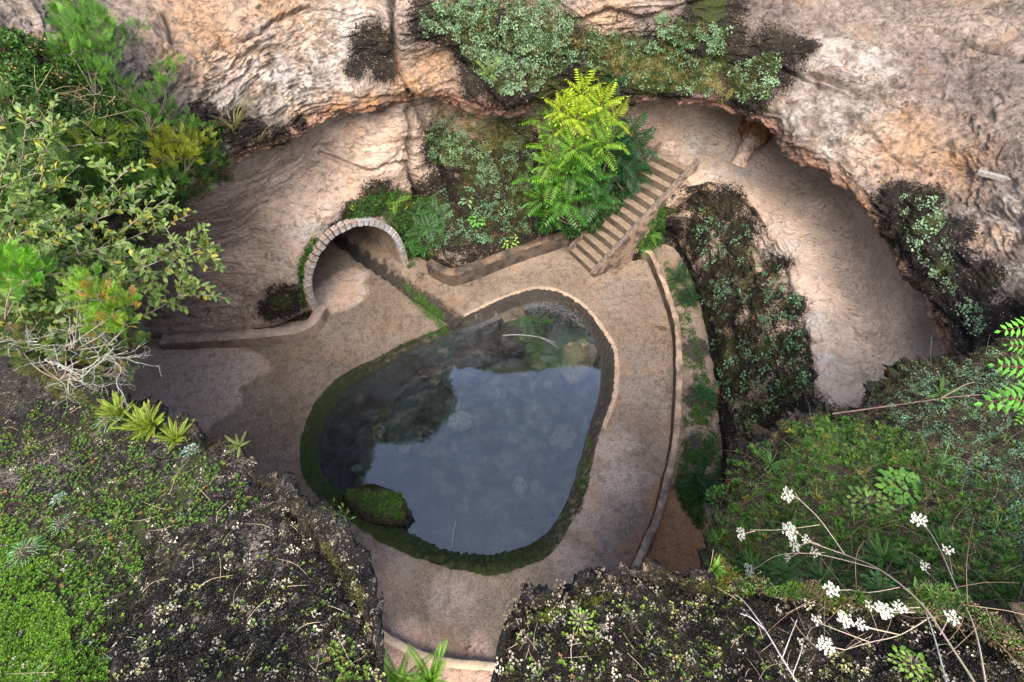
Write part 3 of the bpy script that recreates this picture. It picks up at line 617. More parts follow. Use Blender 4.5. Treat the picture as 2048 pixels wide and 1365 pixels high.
def rosette(n, L, Wd, up=.5, seed=0, layers=1, jit=.3, six=False):
    g = np.random.default_rng(seed); V, Fq, S = [], [], []
    for k in range(n):
        a = k * 2.39996 + g.uniform(-.3, .3); e = up + g.uniform(-jit, jit) + (k / n) * .5 * (layers > 1)
        d = np.array([math.cos(a) * math.cos(e), math.sin(a) * math.cos(e), math.sin(e)]); l = L * g.uniform(.7, 1.15)
        p = np.array([0, 0, 0.0]) + d * L * .08
        q = leaf6(p, d, np.array([0, 0, 1.]), l, Wd * g.uniform(.8, 1.2)) if six else leafq(p, d, np.array([0, 0, 1.]), l, Wd * g.uniform(.8, 1.2))
        Fq.append((F6 if six else np.array([[0, 1, 2, 3]])) + sum(len(v) for v in V)); V.append(q); S.append(np.full(len(q), g.uniform(.75, 1.2)))
    return np.concatenate(V), np.concatenate(Fq), np.concatenate(S)
def clumpT(n, R, L, Wd, seed=0, h=.5):                        # cushion of small leaves
    g = np.random.default_rng(seed); V, Fq, S = [], [], []
    for k in range(n):
        a = g.uniform(0, 2 * PI); r = R * math.sqrt(g.uniform()); c = np.array([math.cos(a) * r, math.sin(a) * r, h * R * (1 - (r / R) ** 2) * g.uniform(.3, 1)])
        d = g.normal(size=3) * .8 + np.array([c[0] / R, c[1] / R, .5]); d /= np.linalg.norm(d)
        nn = g.normal(size=3) * .4 + np.array([0, 0, 1.]); V.append(leafq(c, d, nn, L * g.uniform(.7, 1.2), Wd)); Fq.append(np.array([[0, 1, 2, 3]]) + 4 * k); S.append(np.full(4, g.uniform(.7, 1.25)))
    return np.concatenate(V), np.concatenate(Fq), np.concatenate(S)
def stalkT(n, L, seed=0, wd=.012, spread=.5, curve=.5):       # grass tuft
    g = np.random.default_rng(seed); V, Fq, S = [], [], []; o = 0
    for k in range(n):
        a = g.uniform(0, 2 * PI); l = L * g.uniform(.6, 1.2); o2 = np.array([math.cos(a), math.sin(a), 0]); sd_ = np.array([-o2[1], o2[0], 0]) * wd / 2
        sp = spread * g.uniform(.4, 1.4); pp = []
        for t in (0, .4, .75, 1):
            c = o2 * (sp * l * t + curve * l * .4 * t * t) + np.array([0, 0, l * t * (1 - .45 * curve * t)]); w_ = 1 - t * .9
            pp += [c + sd_ * w_, c - sd_ * w_]
        V.append(np.array(pp)); Fq.append(np.array([[0,1,3,2],[2,3,5,4],[4,5,7,6]]) + o); o += 8; S.append(np.full(8, g.uniform(.7, 1.25)))
    return np.concatenate(V), np.concatenate(Fq), np.concatenate(S)
def pinnate(L, pairs, ll, lw, droop=.5, seed=0, fold=.1, narrow=True, fwd=.35):
    """compound leaf along +X, up +Z, drooping; returns V,F,S"""
    g = np.random.default_rng(seed); V, Fq, S = [], [], []; o = 0
    cur = lambda t: np.array([L * (t - .18 * droop * t * t), 0, L * (.25 * t - droop * t * t * .6)])
    pr = [cur(t) for t in np.linspace(0, 1, 7)]
    tv, tf = tubes([pr], [np.linspace(.006, .002, 7) * L / .8], 3); V.append(tv); Fq.append(tf); S.append(np.full(len(tv), -1.)); o += len(tv)
    for k in range(pairs + 1):
        t = .14 + .86 * k / pairs; c = cur(t); tg = cur(min(t + .03, 1.03)) - cur(t - .03); tg /= np.linalg.norm(tg)
        env = math.sin(PI * (.12 + .80 * t)) ** .5 * (1 - .25 * t)
        for sgn in ((1, -1) if k < pairs else (0,)):
            d = tg * (fwd + .5 * (sgn == 0)) + np.array([0, sgn, -.18 + g.uniform(-.12, .05)]); q = leafq(c, d, np.array([0, 0, 1.]), ll * env * g.uniform(.88, 1.08), lw, fold, .12)
            V.append(q); Fq.append(np.array([[0, 1, 2, 3]]) + o); o += 4; S.append(np.full(4, g.uniform(.85, 1.15)))
    return np.concatenate(V), np.concatenate(Fq), np.concatenate(S)
def basis(nrm, spin, g=None):
    n = nrm / np.linalg.norm(nrm, axis=-1, keepdims=True); t = np.cross(n, np.array([.3, .9, .2])); t /= np.linalg.norm(t, axis=-1, keepdims=True); b = np.cross(n, t)
    c, s = np.cos(spin)[..., None], np.sin(spin)[..., None]; return np.stack([t * c + b * s, -t * s + b * c, n], -1)   # columns
def inst(temps, pos, nrm, scale, cols, seed=0, spin=None, lift=0.0, rach=(.12, .05, .03)):
    """stamp leaf templates at many points into one mesh"""
    g = np.random.default_rng(seed); n = len(pos); which = g.integers(0, len(temps), n); spin = g.uniform(0, 2 * PI, n) if spin is None else spin
    B = basis(nrm, spin); V, Fq, Cc, off = [], [], [], 0
    for k, (tv, tf, ts) in enumerate(temps):
        idx = np.where(which == k)[0]
        if not len(idx): continue
        v = np.einsum('nij,vj->nvi', B[idx], tv) * scale[idx][:, None, None] + pos[idx][:, None] + (nrm[idx] * lift)[:, None]
        V.append(v.reshape(-1, 3)); f = tf[None] + (np.arange(len(idx)) * len(tv))[:, None, None] + off; Fq.append(f.reshape(-1, 4)); off += len(idx) * len(tv)
        c = cols[idx][:, None] * np.abs(ts)[None, :, None]; c = np.where((ts < 0)[None, :, None], np.array(rach)[None, None], c); Cc.append(c.reshape(-1, 3))
    return np.concatenate(V), np.concatenate(Fq), np.concatenate(Cc)
def colmix(n, a, b, seed=0, c=None, pc_=0.1):
    g = np.random.default_rng(seed); t = g.uniform(0, 1, (n, 1)); r = np.array(a) + (np.array(b) - np.array(a)) * t
    if c is not None: r = np.where(g.uniform(0, 1, (n, 1)) < pc_, np.array(c), r)
    return r * g.uniform(.85, 1.15, (n, 1))

# ------------------------------------------------------------------ masonry
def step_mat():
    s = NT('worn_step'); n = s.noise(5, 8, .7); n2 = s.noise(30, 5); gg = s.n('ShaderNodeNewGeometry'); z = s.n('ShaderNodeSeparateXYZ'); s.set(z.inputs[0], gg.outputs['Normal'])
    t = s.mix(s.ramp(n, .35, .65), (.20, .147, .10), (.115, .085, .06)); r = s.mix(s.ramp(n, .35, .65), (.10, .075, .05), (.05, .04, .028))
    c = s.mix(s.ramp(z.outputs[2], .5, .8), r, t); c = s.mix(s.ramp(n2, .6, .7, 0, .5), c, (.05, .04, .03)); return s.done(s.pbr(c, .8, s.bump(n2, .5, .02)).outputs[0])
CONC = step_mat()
CONC2 = plain_mat('tan_concrete', (.46, .34, .24), (.30, .21, .15), 5, .8, .03)
TUNDARK = plain_mat('tunnel_dark', (.05, .04, .033), (.14, .10, .075), 9, .8, .03)
STONE = plain_mat('pale_stone', (.36, .30, .25), (.22, .19, .17), 7, .75, .01)
def boxm(c0, c1, c2, c3, z0, z1):               # prism on four plan points, slightly uneven
    b = np.array([[*c[:2], z0] for c in (c0, c1, c2, c3)]); t = b.copy(); t[:, 2] = z1
    return np.concatenate([b, t]), np.array([[0,3,2,1],[4,5,6,7],[0,1,5,4],[1,2,6,5],[2,3,7,6],[3,0,4,7]])
def bevel(o, wd=.01, seg=2):
    m = o.modifiers.new('bevel', 'BEVEL'); m.width = wd; m.segments = seg; m.limit_method = 'ANGLE'; return o
# archway
arch = empty('stone_archway', AC, 'round-headed tunnel mouth ringed with pale cut stone blocks at the left of the pit', 'archway')
NVO = 27
g = np.random.default_rng(3)
for k in range(NVO):
    t0, t1 = -.0 + PI * k / NVO + .008, PI * (k + 1) / NVO - .008; th = np.linspace(t0, t1, 4); pr = g.uniform(-.025, .02)
    th0 = .20 + g.uniform(-.02, .02)
    ring = []
    for bk in (-.04 + pr, .42):
        for off in (0, th0):
            for t in th: ring.append(arch_pt(t, off, bk))
    V = np.array(ring); V[:, 2] = np.where(V[:, 2] < .56, V[:, 2], V[:, 2])
    # indices: [front in 0-3][front out 4-7][back in 8-11][back out 12-15]
    Fq = []
    for i in range(3): Fq += [[i, i+1, 5+i, 4+i], [8+i, 12+i, 13+i, 9+i], [i, 8+i, 9+i, i+1], [4+i, 5+i, 13+i, 12+i]]
    Fq += [[0, 4, 12, 8], [3, 11, 15, 7]]
    o = mesh('voussoir', V, np.array(Fq), mat=None, smooth=False, parent=arch, origin=V.mean(0))
    tone = g.uniform(.75, 1.1); s = NT('cut_stone')
    a_ = np.array([.36, .345, .34]) * tone; n = s.noise(6, 6, .6); n2 = s.noise(26, 6, .65)
    c_ = s.mix(s.ramp(n, .40, .62, 0, .75 if k > 10 else .2), tuple(a_), (.28, .17, .09)); c_ = s.mix(s.ramp(n2, .45, .62, 0, .85), c_, (.08, .075, .08))
    o.data.materials.append(s.done(s.pbr(c_, .8, s.bump(n2, .5, .02)).outputs[0])); bevel(o, .012)
# feet of the ring
for th_, s_ in ((0, 1), (PI, -1)):
    for zz in ((-.06, .26), (.275, .54)):
        V, Fq = [], None
        pin = arch_pt(th_, 0, -.03); po = arch_pt(th_, .20, -.03)
        V, Fq = boxm(pin, po, po - an * .45, pin - an * .45, *zz); o = mesh('voussoir', V, Fq, mat=STONE, smooth=False, parent=arch, origin=V.mean(0)); bevel(o, .012)
        tag(o, 'rust-stained foot block')
th = np.linspace(0, PI, 40); prof = [arch_pt(0, -.02, 0) * [1, 1, 0] + [0, 0, -.3]] + [arch_pt(t, -.02, 0) for t in th] + [arch_pt(PI, -.02, 0) * [1, 1, 0] + [0, 0, -.3]]
prof = np.array(prof); bk = np.linspace(.1, 4.6, 40); VG = prof[None] - an * bk[:, None, None]
vn = fbm(VG.reshape(-1, 3), 2.2, 4, 88).reshape(VG.shape[:2]); ctrp = AC + [0, 0, 1.0]; dirv = ctrp - an * bk[:, None, None] - VG; dirv /= np.linalg.norm(dirv, axis=2, keepdims=True)
VG = VG + dirv * (vn * .18 * sstep(0, .8, bk - .1)[:, None])[..., None]
VAULT = plain_mat('vault_plaster', (.36, .27, .20), (.20, .14, .10), 4, .85, .05)
mesh('vault', VG.reshape(-1, 3), gridF(*VG.shape[:2])[:, ::-1], mat=VAULT, parent=arch, origin=AC)
e0 = np.concatenate([VG[-1] + an * .02, [VG[-1].mean(0)]]); m_ = len(VG[-1])
mesh('end_wall', e0, [(i, i + 1, m_) for i in range(m_ - 1)], mat=TUNDARK, parent=arch, origin=AC, smooth=False)  # end sheet coloured dark to stand for the tunnel's unlit depth

# staircase
fl_, fr_p = P(1139, 508, 0), P(1181, 549, 0); tl_, tr_p = P(1318, 302, 2.7), P(1382, 338, 2.62)
NS = 13
stair = empty('staircase', (fl_ + fr_p) / 2, 'narrow straight flight of worn concrete steps climbing from the pool terrace to the upper ledge', 'staircase')
runL = (tl_ - fl_) * [1, 1, 0] / NS; runR = (tr_p - fr_p) * [1, 1, 0] / NS; rise = 2.66 / NS
for k in range(NS):
    a, b = fl_ + runL * k, fr_p + runR * k; c, d = fr_p + runR * (k + 1.12), fl_ + runL * (k + 1.12)
    j = g.uniform(-.012, .012, 4)[:, None] * np.ones((1, 3)); z1 = rise * (k + 1) + g.uniform(-.01, .01)
    V, Fq = boxm(a + j[0], b + j[1], c, d, max(-.2, z1 - .9), z1)
    # tread + wear
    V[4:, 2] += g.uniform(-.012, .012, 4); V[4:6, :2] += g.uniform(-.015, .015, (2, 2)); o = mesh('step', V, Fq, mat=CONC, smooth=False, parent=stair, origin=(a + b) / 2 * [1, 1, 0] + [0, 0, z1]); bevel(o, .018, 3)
lat = (fr_p - fl_) * [1, 1, 0]; lat /= np.linalg.norm(lat)
for (f0, rn, sg, wd_, nm) in ((fr_p, runR, 1, .15, 'right'), (fl_, runL, -1, .10, 'left')):
    top, nseg = [], 60
    L_ = []
    for i in range(nseg):
        t = -.15 + (NS + .35) * i / (nseg - 1); base = f0 + rn * t; z = rise * (t + .9) + .05
        w0 = base + lat * sg * .004; w1 = base + lat * sg * wd_; n_z = float(pn(np.array([[t * .9, sg * 3.1, .5]]))[0]) * .05
        z = max(z + n_z, .08); zb = max(-.2, z - 1.6)
        if sg > 0: zb = -.2 if t < 6 else z - .8
        L_.append([np.array([*w0[:2], zb]), np.array([*w0[:2], z - .015]), np.array([*(w0 + lat * sg * .02)[:2], z]), np.array([*(w1 - lat * sg * .02)[:2], z + .005]), np.array([*w1[:2], z - .02]), np.array([*(w1 + lat * sg * .05)[:2], zb])])
    L_ = np.array(L_); L_ += (fbm(L_.reshape(-1, 3), 5, 3, 44) * .03).reshape(L_.shape[:2])[..., None]
    V = L_.reshape(-1, 3); Fq = gridF(nseg, 6)[:, ::-1] if sg > 0 else gridF(nseg, 6)
    Fl = Fq.tolist() + [[0, 1, 2, 3, 4, 5], [(nseg - 1) * 6 + i for i in (5, 4, 3, 2, 1, 0)]]
    sm = NT('stringer'); c1 = sm.noise(4, 8, .7); c2 = sm.noise(25, 5)
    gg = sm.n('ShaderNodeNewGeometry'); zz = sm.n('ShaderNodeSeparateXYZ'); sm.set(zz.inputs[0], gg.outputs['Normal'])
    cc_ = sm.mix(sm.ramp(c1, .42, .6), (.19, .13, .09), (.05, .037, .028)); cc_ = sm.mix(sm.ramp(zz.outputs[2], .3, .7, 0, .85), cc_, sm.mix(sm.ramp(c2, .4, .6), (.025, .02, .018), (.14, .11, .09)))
    o = mesh('stringer', V, Fl, mat=sm.done(sm.pbr(cc_, .8, sm.bump(c2, .6, .03)).outputs[0]), smooth=False, parent=stair, origin=f0)

# low walls and kerbs
def sweep_wall(name, pl, w0, z0, z1, mat_top, mat_side, label, cat, seed=0, rough=.02, n=160, lean=0.0, wv=.3, parts=('coping', 'wall_face')):
    c = path([P(u, v, z0) for u, v in pl], n); t = np.gradient(c, axis=0); t[:, 2] = 0; t /= np.linalg.norm(t, axis=1, keepdims=True); s_ = np.stack([t[:, 1], -t[:, 0], t[:, 2] * 0], 1)
    ww = w0 * (1 + wv * fbm(c, .9, 2, seed + 3)); zt = z1 + .05 * fbm(c, 1.3, 3, seed)
    prof = [(-.5, 0.0), (-.5, .45), (-.5, .93), (-.42, 1.0), (0, 1.01), (.42, 1.0), (.5, .93), (.5, .45), (.5, 0.0)]
    Gx = np.array([c + s_ * (ww * a)[:, None] + s_ * lean * (1 - b) + np.array([0, 0, 1.]) * ((zt - z0) * b - (.15 if b == 0 else 0))[:, None] for a, b in prof])
    Gx = Gx.swapaxes(0, 1); p = Gx.reshape(-1, 3); dn = fbm(p, 5, 4, seed + 9).reshape(Gx.shape[:2]); sgn = np.array([a for a, b in prof])
    Gx = Gx + s_[:, None] * (dn * rough * 2 * np.sign(sgn)[None])[..., None] + np.array([0, 0, 1.]) * (dn * rough)[..., None]
    e = empty(name, c[0], label, cat)
    def seg(a, b, nm, m): q = Gx[:, a:b].reshape(-1, 3); Fq = gridF(n, b - a); mesh(nm, q, Fq, mat=m, parent=e, origin=c[0])
    seg(2, 7, parts[0], mat_top)
    for a, b in ((0, 3), (6, 9)): seg(a, b, parts[1], mat_side)
    return e
SIDE = plain_mat('stained_render', (.03, .023, .017), (.12, .085, .06), 3, .85, .03)
TOP1 = plain_mat('worn_coping', (.36, .25, .17), (.10, .07, .05), 2.5, .85, .03)
TOPD = plain_mat('dark_coping', (.02, .016, .013), (.15, .095, .06), 2.6, .85, .04)
sweep_wall('curb_wall', [(1228,498),(1262,512),(1296,520),(1314,560),(1333,610),(1348,665),(1352,740),(1350,820),(1344,890),(1330,960),(1312,1030),(1290,1085),(1266,1140),(1238,1190)], .155, 0, .34, TOP1, SIDE,
           'long curved low wall with worn tan top bounding the right side of the pool terrace', 'low wall', 5)
sweep_wall('retaining_wall', [(862,545),(903,566),(945,556),(1000,534),(1060,512),(1132,488)], .26, 0, .5, TOPD, SIDE, 'short angled retaining wall blackened on top below the weeds between archway and stairs', 'retaining wall', 15, .03)
sweep_wall('boundary_kerb', [(700,1222),(735,1250),(795,1288),(860,1318),(930,1330),(1010,1335),(1060,1338)], .15, 0, .22, plain_mat('pale_coping', (.48, .38, .26), (.34, .25, .165), 3, .8, .02), SIDE, 'pale rounded kerb closing the near end of the terrace above the bright fern', 'kerb', 25, .01)
sweep_wall('rock_ledge', [(338,694),(420,690),(510,684),(590,676),(630,660),(652,628)], .30, 0, .38, plain_mat('ledge_plaster', (.34, .25, .19), (.20, .145, .11), 2.5, .85, .03), plain_mat('ledge_face', (.32, .23, .17), (.16, .11, .08), 2, .85, .03), 'plastered low ledge along the foot of the left alcove wall', 'ledge', 35, .025)

# rock pillar in the right alcove
def above(u, v, k=.25):
    p, nr = cast(u, v); t = np.array([0, 0, H]) - p; return p + t / np.linalg.norm(t) * k
pp = path([above(1478, 330, -.05), above(1487, 310, .25), above(1498, 290, .42), above(1512, 268, .42), above(1515, 252, .25), cast(1515, 250)[0] + [0, .1, .55]], 60); rr_ = np.interp(np.linspace(0, 1, 60), [0, .12, .30, .42, .6, 1], [.24, .19, .19, .33, .42, .46])
V, Fq = tubes([pp], [rr_], 40); dn = fbm(V, 3.2, 5, 101, .6); ax = np.repeat(pp, 40, 0); dr = V - ax; dr /= np.linalg.norm(dr, axis=1, keepdims=True); tpar = np.repeat(np.linspace(0, 1, 60), 40)
V = V + dr * (dn * np.interp(tpar, [0, .45, .6, 1], [.05, .06, .22, .3]))[:, None]
pcol = lerp(np.array([.60, .46, .35]), np.array([.26, .13, .05]), sstep(.30, .38, tpar + dn * .1)[:, None])
pil = mesh('rock_pillar', V, Fq, pcol, np.stack([np.where(tpar > .75, .35, .05), tpar * 0, np.where(tpar > .5, .25, 0)], 1), ROCK, origin=pp[0])
tag(pil, 'natural rock pillar flaring to a rusty head under the right overhang', 'rock pillar')

def rockblob(name, c, size, label, cat, seed, mat=ROCK, col=(.3, .25, .2), mk=(.1, 0, 0), rough=.25, flat=0, rotz=0.0, group=None, box=0.0):
    nu, nv = 60, 36; th, ph = np.meshgrid(np.linspace(0, 2 * PI, nu, endpoint=False), np.linspace(.001, PI - .001, nv))
    d = np.stack([np.cos(th) * np.sin(ph), np.sin(th) * np.sin(ph), np.cos(ph)], -1).reshape(-1, 3)
    if box: q_ = 1 / np.maximum(np.abs(d).max(1), 1e-3); d2_ = d * lerp(1, q_, box)[:, None]
    else: d2_ = d
    r = 1 + rough * fbm(d + seed * 3.1, 1.4, 4, seed, .55); v = d2_ * r[:, None] * np.array(size); cz, sz = math.cos(rotz), math.sin(rotz)
    v = v @ np.array([[cz, sz, 0], [-sz, cz, 0], [0, 0, 1]]) + c
    o = mesh(name, v, gridF(nv, nu, True)[:, ::-1], np.tile(col, (len(v), 1)), np.array(mk), mat, origin=c); return tag(o, label, cat, group), v
bo, bv = rockblob('boulder', P(752, 1012, -.15), (.80, .42, .42), 'mossy dark boulder lying in the near left edge of the pool', 'boulder', 5, col=(.09, .07, .05), mk=(.55, .45, 0), rough=.45, rotz=-.28)
rockblob('stone_slab', P(1160, 706, -.68), (.40, .32, .26), 'pale tan slab breaking the water under the right pool wall', 'slab', 8, col=(.24, .18, .125), mk=(.12, .0, 0), rough=.16, rotz=.55, box=.85)
rockblob('cut_block', P(1025, 636, -.60), (.36, .22, .2), 'small squared block just under water at the far pool wall', 'block', 9, col=(.12, .10, .07), mk=(.1, .0, 0), rough=.1, rotz=.4, box=.9)
for i, (u, v, r, col_, lb) in enumerate([(918, 822, .34, (.15, .15, .12), 'large pale sunken stone near the middle of the pool'), (1128, 858, .38, (.09, .09, .075), 'broad grey sunken stone close to the right pool edge'), (905, 880, .12, (.12, .12, .1), 'fist-sized sunken stone just below the large pale one'),
        (1000, 760, .2, (.08, .08, .06), 'dim sunken stone above right of the large pale one'), (800, 880, .16, (.16, .15, .1), 'brown sunken stone in the dark left part of the pool'), (745, 840, .2, (.13, .12, .08), 'dark sunken stone close to the left pool wall'),
        (1080, 700, .16, (.1, .1, .08), 'small sunken stone beside the tan slab'), (860, 730, .16, (.15, .14, .09), 'brown sunken stone near the gutter outlet'), (1040, 960, .22, (.14, .15, .13), 'flat sunken stone in the lower right of the pool'), (700, 920, .14, (.13, .13, .09), 'small dark sunken stone by the lower left pool wall')]):
    rockblob('sunken_stone', P(u, v, -.95), (r, r * .8, r * .35), lb, 'stone', 30 + i, col=col_, mk=(0, .05, 0), rough=.75, rotz=i, group='stones lying on the pool bed')

# ------------------------------------------------------------------ trees with compound leaves
def rosette_tree(name, label, base, crowns, seed, cat='tree', trunk_r=.035, L=.85, pairs=9, ll=.25, lw=.055):
    """crowns: (u,v,z,nleaves,scale,(r,g,b))"""
    g = np.random.default_rng(seed); e = empty(name, base, label, cat); V, Fq, Cc, off = [], [], [], 0; stems, rad = [], []
    T = [pinnate(L, pairs, ll, lw, dr, seed + i) for i, dr in enumerate((.25, .45, .65, .85))]
    for (u, v, z, nl, sc, col_) in crowns:
        c = P(u, v, z); mid = lerp(base, c, .5) + np.array([0, 0, -.15]) + g.normal(size=3) * .08
        stems.append(path([base + g.normal(size=3) * [.03, .03, 0], mid, c], 14)); rad.append(np.linspace(trunk_r, .012, 14))
        nl = max(6, int(nl * .78)) 
        for k in range(nl):
            a = k * 2.39996 + g.uniform(-.35, .35); t = (k + .5) / nl; elv = lerp(1.15, -.25, t) + g.uniform(-.12, .12)
            x = np.array([math.cos(a) * math.cos(elv), math.sin(a) * math.cos(elv), math.sin(elv)]); y = np.array([-math.sin(a), math.cos(a), 0]); zax = np.cross(x, y)
            tv, tf, ts = T[min(3, int(t * 4))]; s_ = sc * g.uniform(.75, 1.2) * lerp(.75, 1.05, min(1, t * 2)); B = np.stack([x, y, zax], 1)
            p = c + np.array([0, 0, -.28 * t * sc]); V.append((tv * s_) @ B.T + p); Fq.append(tf + off); off += len(tv)
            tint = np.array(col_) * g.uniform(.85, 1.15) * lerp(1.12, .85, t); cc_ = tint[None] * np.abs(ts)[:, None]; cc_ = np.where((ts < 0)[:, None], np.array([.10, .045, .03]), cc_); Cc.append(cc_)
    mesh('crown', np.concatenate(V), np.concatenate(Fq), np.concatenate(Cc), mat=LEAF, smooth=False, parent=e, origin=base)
    sv, sf = tubes(stems, rad, 7); mesh('trunk', sv, sf, mat=WOOD, parent=e, origin=base)
    return e
Y1, Y2, G1, G2, G3 = (.23, .31, .018), (.10, .21, .017), (.05, .15, .016), (.028, .10, .018), (.012, .055, .018)
b1 = P(1172, 452, .9); _rs = 1
rosette_tree('sapling', 'tall sapling with lime-yellow compound leaves beside the stairs', b1,
   [(1165,180,5.0,20,.85,Y1),(1205,205,4.8,18,.8,Y1),(1125,215,4.7,16,.75,Y1),(1155,230,4.6,20,.85,Y1),(1195,240,4.5,18,.8,Y2),(1168,140,4.9,14,.8,G1),(1215,165,4.7,12,.7,Y2),(1110,255,4.2,14,.7,Y2),(1150,290,4.1,18,.8,Y2),(1205,285,4.1,16,.75,Y2),
    (1180,310,3.7,18,.85,G1),(1095,320,3.5,13,.75,Y2),(1145,335,3.5,22,1.05,G1),(1185,350,3.2,18,1.0,G2),(1085,390,2.6,14,.9,G1),(1130,395,2.7,18,1.0,G1),(1175,400,2.6,14,.9,G2),(1110,355,3.2,12,.8,Y2),(1235,230,4.3,9,.7,Y1),(1085,230,4.2,9,.7,Y2),(1090,285,3.8,9,.75,Y2),(1228,270,4.0,8,.7,Y2),(1190,155,5.0,9,.7,Y1),(1070,345,2.9,8,.75,G1),(1200,385,2.7,12,.85,G2),(1100,420,2.0,10,.85,G1)], 11, L=.78)
rosette_tree('sapling', 'darker bluish-green sapling just behind the lime-yellow one, nearer the top of the stairs', P(1255, 385, 1.6),
   [(1262,265,3.9,16,.85,G3),(1240,300,3.5,16,.85,G3),(1280,290,3.5,14,.8,G3),(1255,330,3.0,16,.9,G3),(1225,350,2.8,14,.85,G3),(1275,345,2.7,12,.8,G3),(1240,262,3.8,8,.7,G3)], 12, L=.8)
def pin_plant(name, label, u, v, nl, L, col_, seed, cat='seedling', group=None, pairs=9, ll=None, lw=None, cen_=None, up=(1.2, .1), mat=LEAF, droop=.6):
    p, nr = cast(u, v) if cen_ is None else (cen_, np.array([0, 0, 1.]))
    g = np.random.default_rng(seed); e = empty(name, p, label, cat, group); ll = ll or L * .22; lw = lw or ll * .3
    ax = nr * .4 + np.array([0, 0, .6]); ax /= np.linalg.norm(ax); t1 = np.cross(ax, [0, 1, .1]); t1 /= np.linalg.norm(t1); t2 = np.cross(ax, t1)
    for k in range(nl):
        a = k * 2.39996 + g.uniform(-.3, .3); t = (k + .5) / nl; elv = lerp(up[0], up[1], t); x = (t1 * math.cos(a) + t2 * math.sin(a)) * math.cos(elv) + ax * math.sin(elv); y = np.cross(ax, x); y /= np.linalg.norm(y); z = np.cross(x, y)
        tv, tf, ts = pinnate(L * g.uniform(.75, 1.1), pairs, ll, lw, droop * g.uniform(.6, 1.3), seed * 7 + k); vv = tv @ np.stack([x, y, z], 1).T + p + nr * .01
        c_ = np.array(col_) * g.uniform(.8, 1.2); c_ = np.where((ts < 0)[:, None], np.array([.09, .06, .025]), c_[None] * np.abs(ts)[:, None])
        mesh('frond', vv, tf, c_, mat=mat, smooth=False, parent=e, origin=p)
    return e
gs_ = 'seedlings with compound leaves around the pit'
for i, (u, v, n, L, c_, lb) in enumerate([(1362,560,9,.75,G3,'dark seedling rooted behind the right curb wall, uppermost of them'),(1378,600,9,.75,G3,'dark seedling behind the right curb wall just under the uppermost'),(1395,965,11,.7,(.02,.075,.02),'deep green seedling in the ditch near the orange soil'),
      (1405,790,10,.55,(.02,.085,.025),'bushy seedling in the ditch beside the middle of the curb wall'),(790,402,7,.42,Y2,'yellow-tipped seedling above the archway'),(830,430,9,.6,(.05,.13,.04),'seedling with feathery leaves right above the archway crown'),(855,455,10,.65,(.045,.12,.04),'feathery seedling right of the archway'),
      (820,480,9,.5,(.03,.12,.02),'bright small seedling against the right foot of the archway'),(870,425,8,.55,(.05,.12,.04),'feathery seedling at the dark cleft foot'),(845,500,9,.45,(.03,.12,.02),'small seedling hanging over the retaining wall beside the archway'),(1300,470,9,.42,(.08,.2,.03),'light green seedling right of the stairs'),
      (1285,500,8,.4,(.06,.17,.03),'small seedling between stairs and curb wall'),(1230,165,7,.5,G3,'dark seedling under the upper rock behind the sapling'),(1250,210,6,.4,G3,'small dark seedling at the mouth of the right alcove')]):
    pin_plant('seedling', lb, u, v, n, L, c_, 50 + i, group=gs_)
FERN = dict(pairs=26)
def fern(label, u, v, nl, L, col_, seed, cen_=None, ll=None, up=(1.2, .25), droop=.5, group='ferns rooted on the rocks'):
    return pin_plant('fern', label, u, v, nl, L, col_, seed, 'fern', group, 22, ll or L * .095, L * .034, cen_, up, LEAF, droop)
YF, GF = (.17, .23, .02), (.04, .12, .015)
fern('yellow-green fern clump on the left rim beside the terrace', 300, 865, 30, .17, YF, 80, up=(1.4, .5))
fern('yellow-green fern in the middle of the fern row on the left rim', 315, 850, 22, .15, YF, 85, up=(1.4, .5))
fern('yellow-green fern at the right end of the fern row on the left rim', 350, 885, 22, .14, YF, 84, up=(1.4, .5))
fern('yellow-green fern overhanging the left rim edge', 250, 835, 28, .17, YF, 81, up=(1.4, .5))
fern('bright fern at the bottom edge between the two near rocks, left clump', 800, 1372, 24, .21, (.12, .26, .025), 82, cen_=D(800, 1372, 1.75), up=(1.5, .5))
fern('bright fern at the bottom edge between the two near rocks, right clump', 860, 1372, 22, .19, (.12, .26, .025), 83, cen_=D(865, 1362, 1.75), up=(1.5, .6))
for i, (u, v, n, L, lb) in enumerate([(1500,1140,18,.15,'low fern behind the near right rock, leftmost of the row'),(1570,1150,18,.14,'low fern behind the near right rock, second of the row'),(1640,1160,16,.12,'low fern behind the near right rock, under the white umbels'),(1765,1120,24,.17,'dense fern under the long umbel stalk'),
      (1760,1185,14,.11,'fern touching the near right rock crest'),(1880,1095,16,.14,'fern on the slope under the rightmost umbels'),(1880,790,9,.2,'pale fern on the dark rock by the right frame'),(1420,1000,12,.3,'dark fern at the foot of the slope by the ditch'),(980,150,8,.5,'olive fern hanging on the upper mossy rock'),(480,890,8,.09,'tiny fern on the left rim edge'),(425,890,8,.09,'tiny fern on the left rim beside the big yellow fern')]):
    fern(lb, u, v, n, L, GF if i < 8 else (.09, .13, .02), 90 + i)

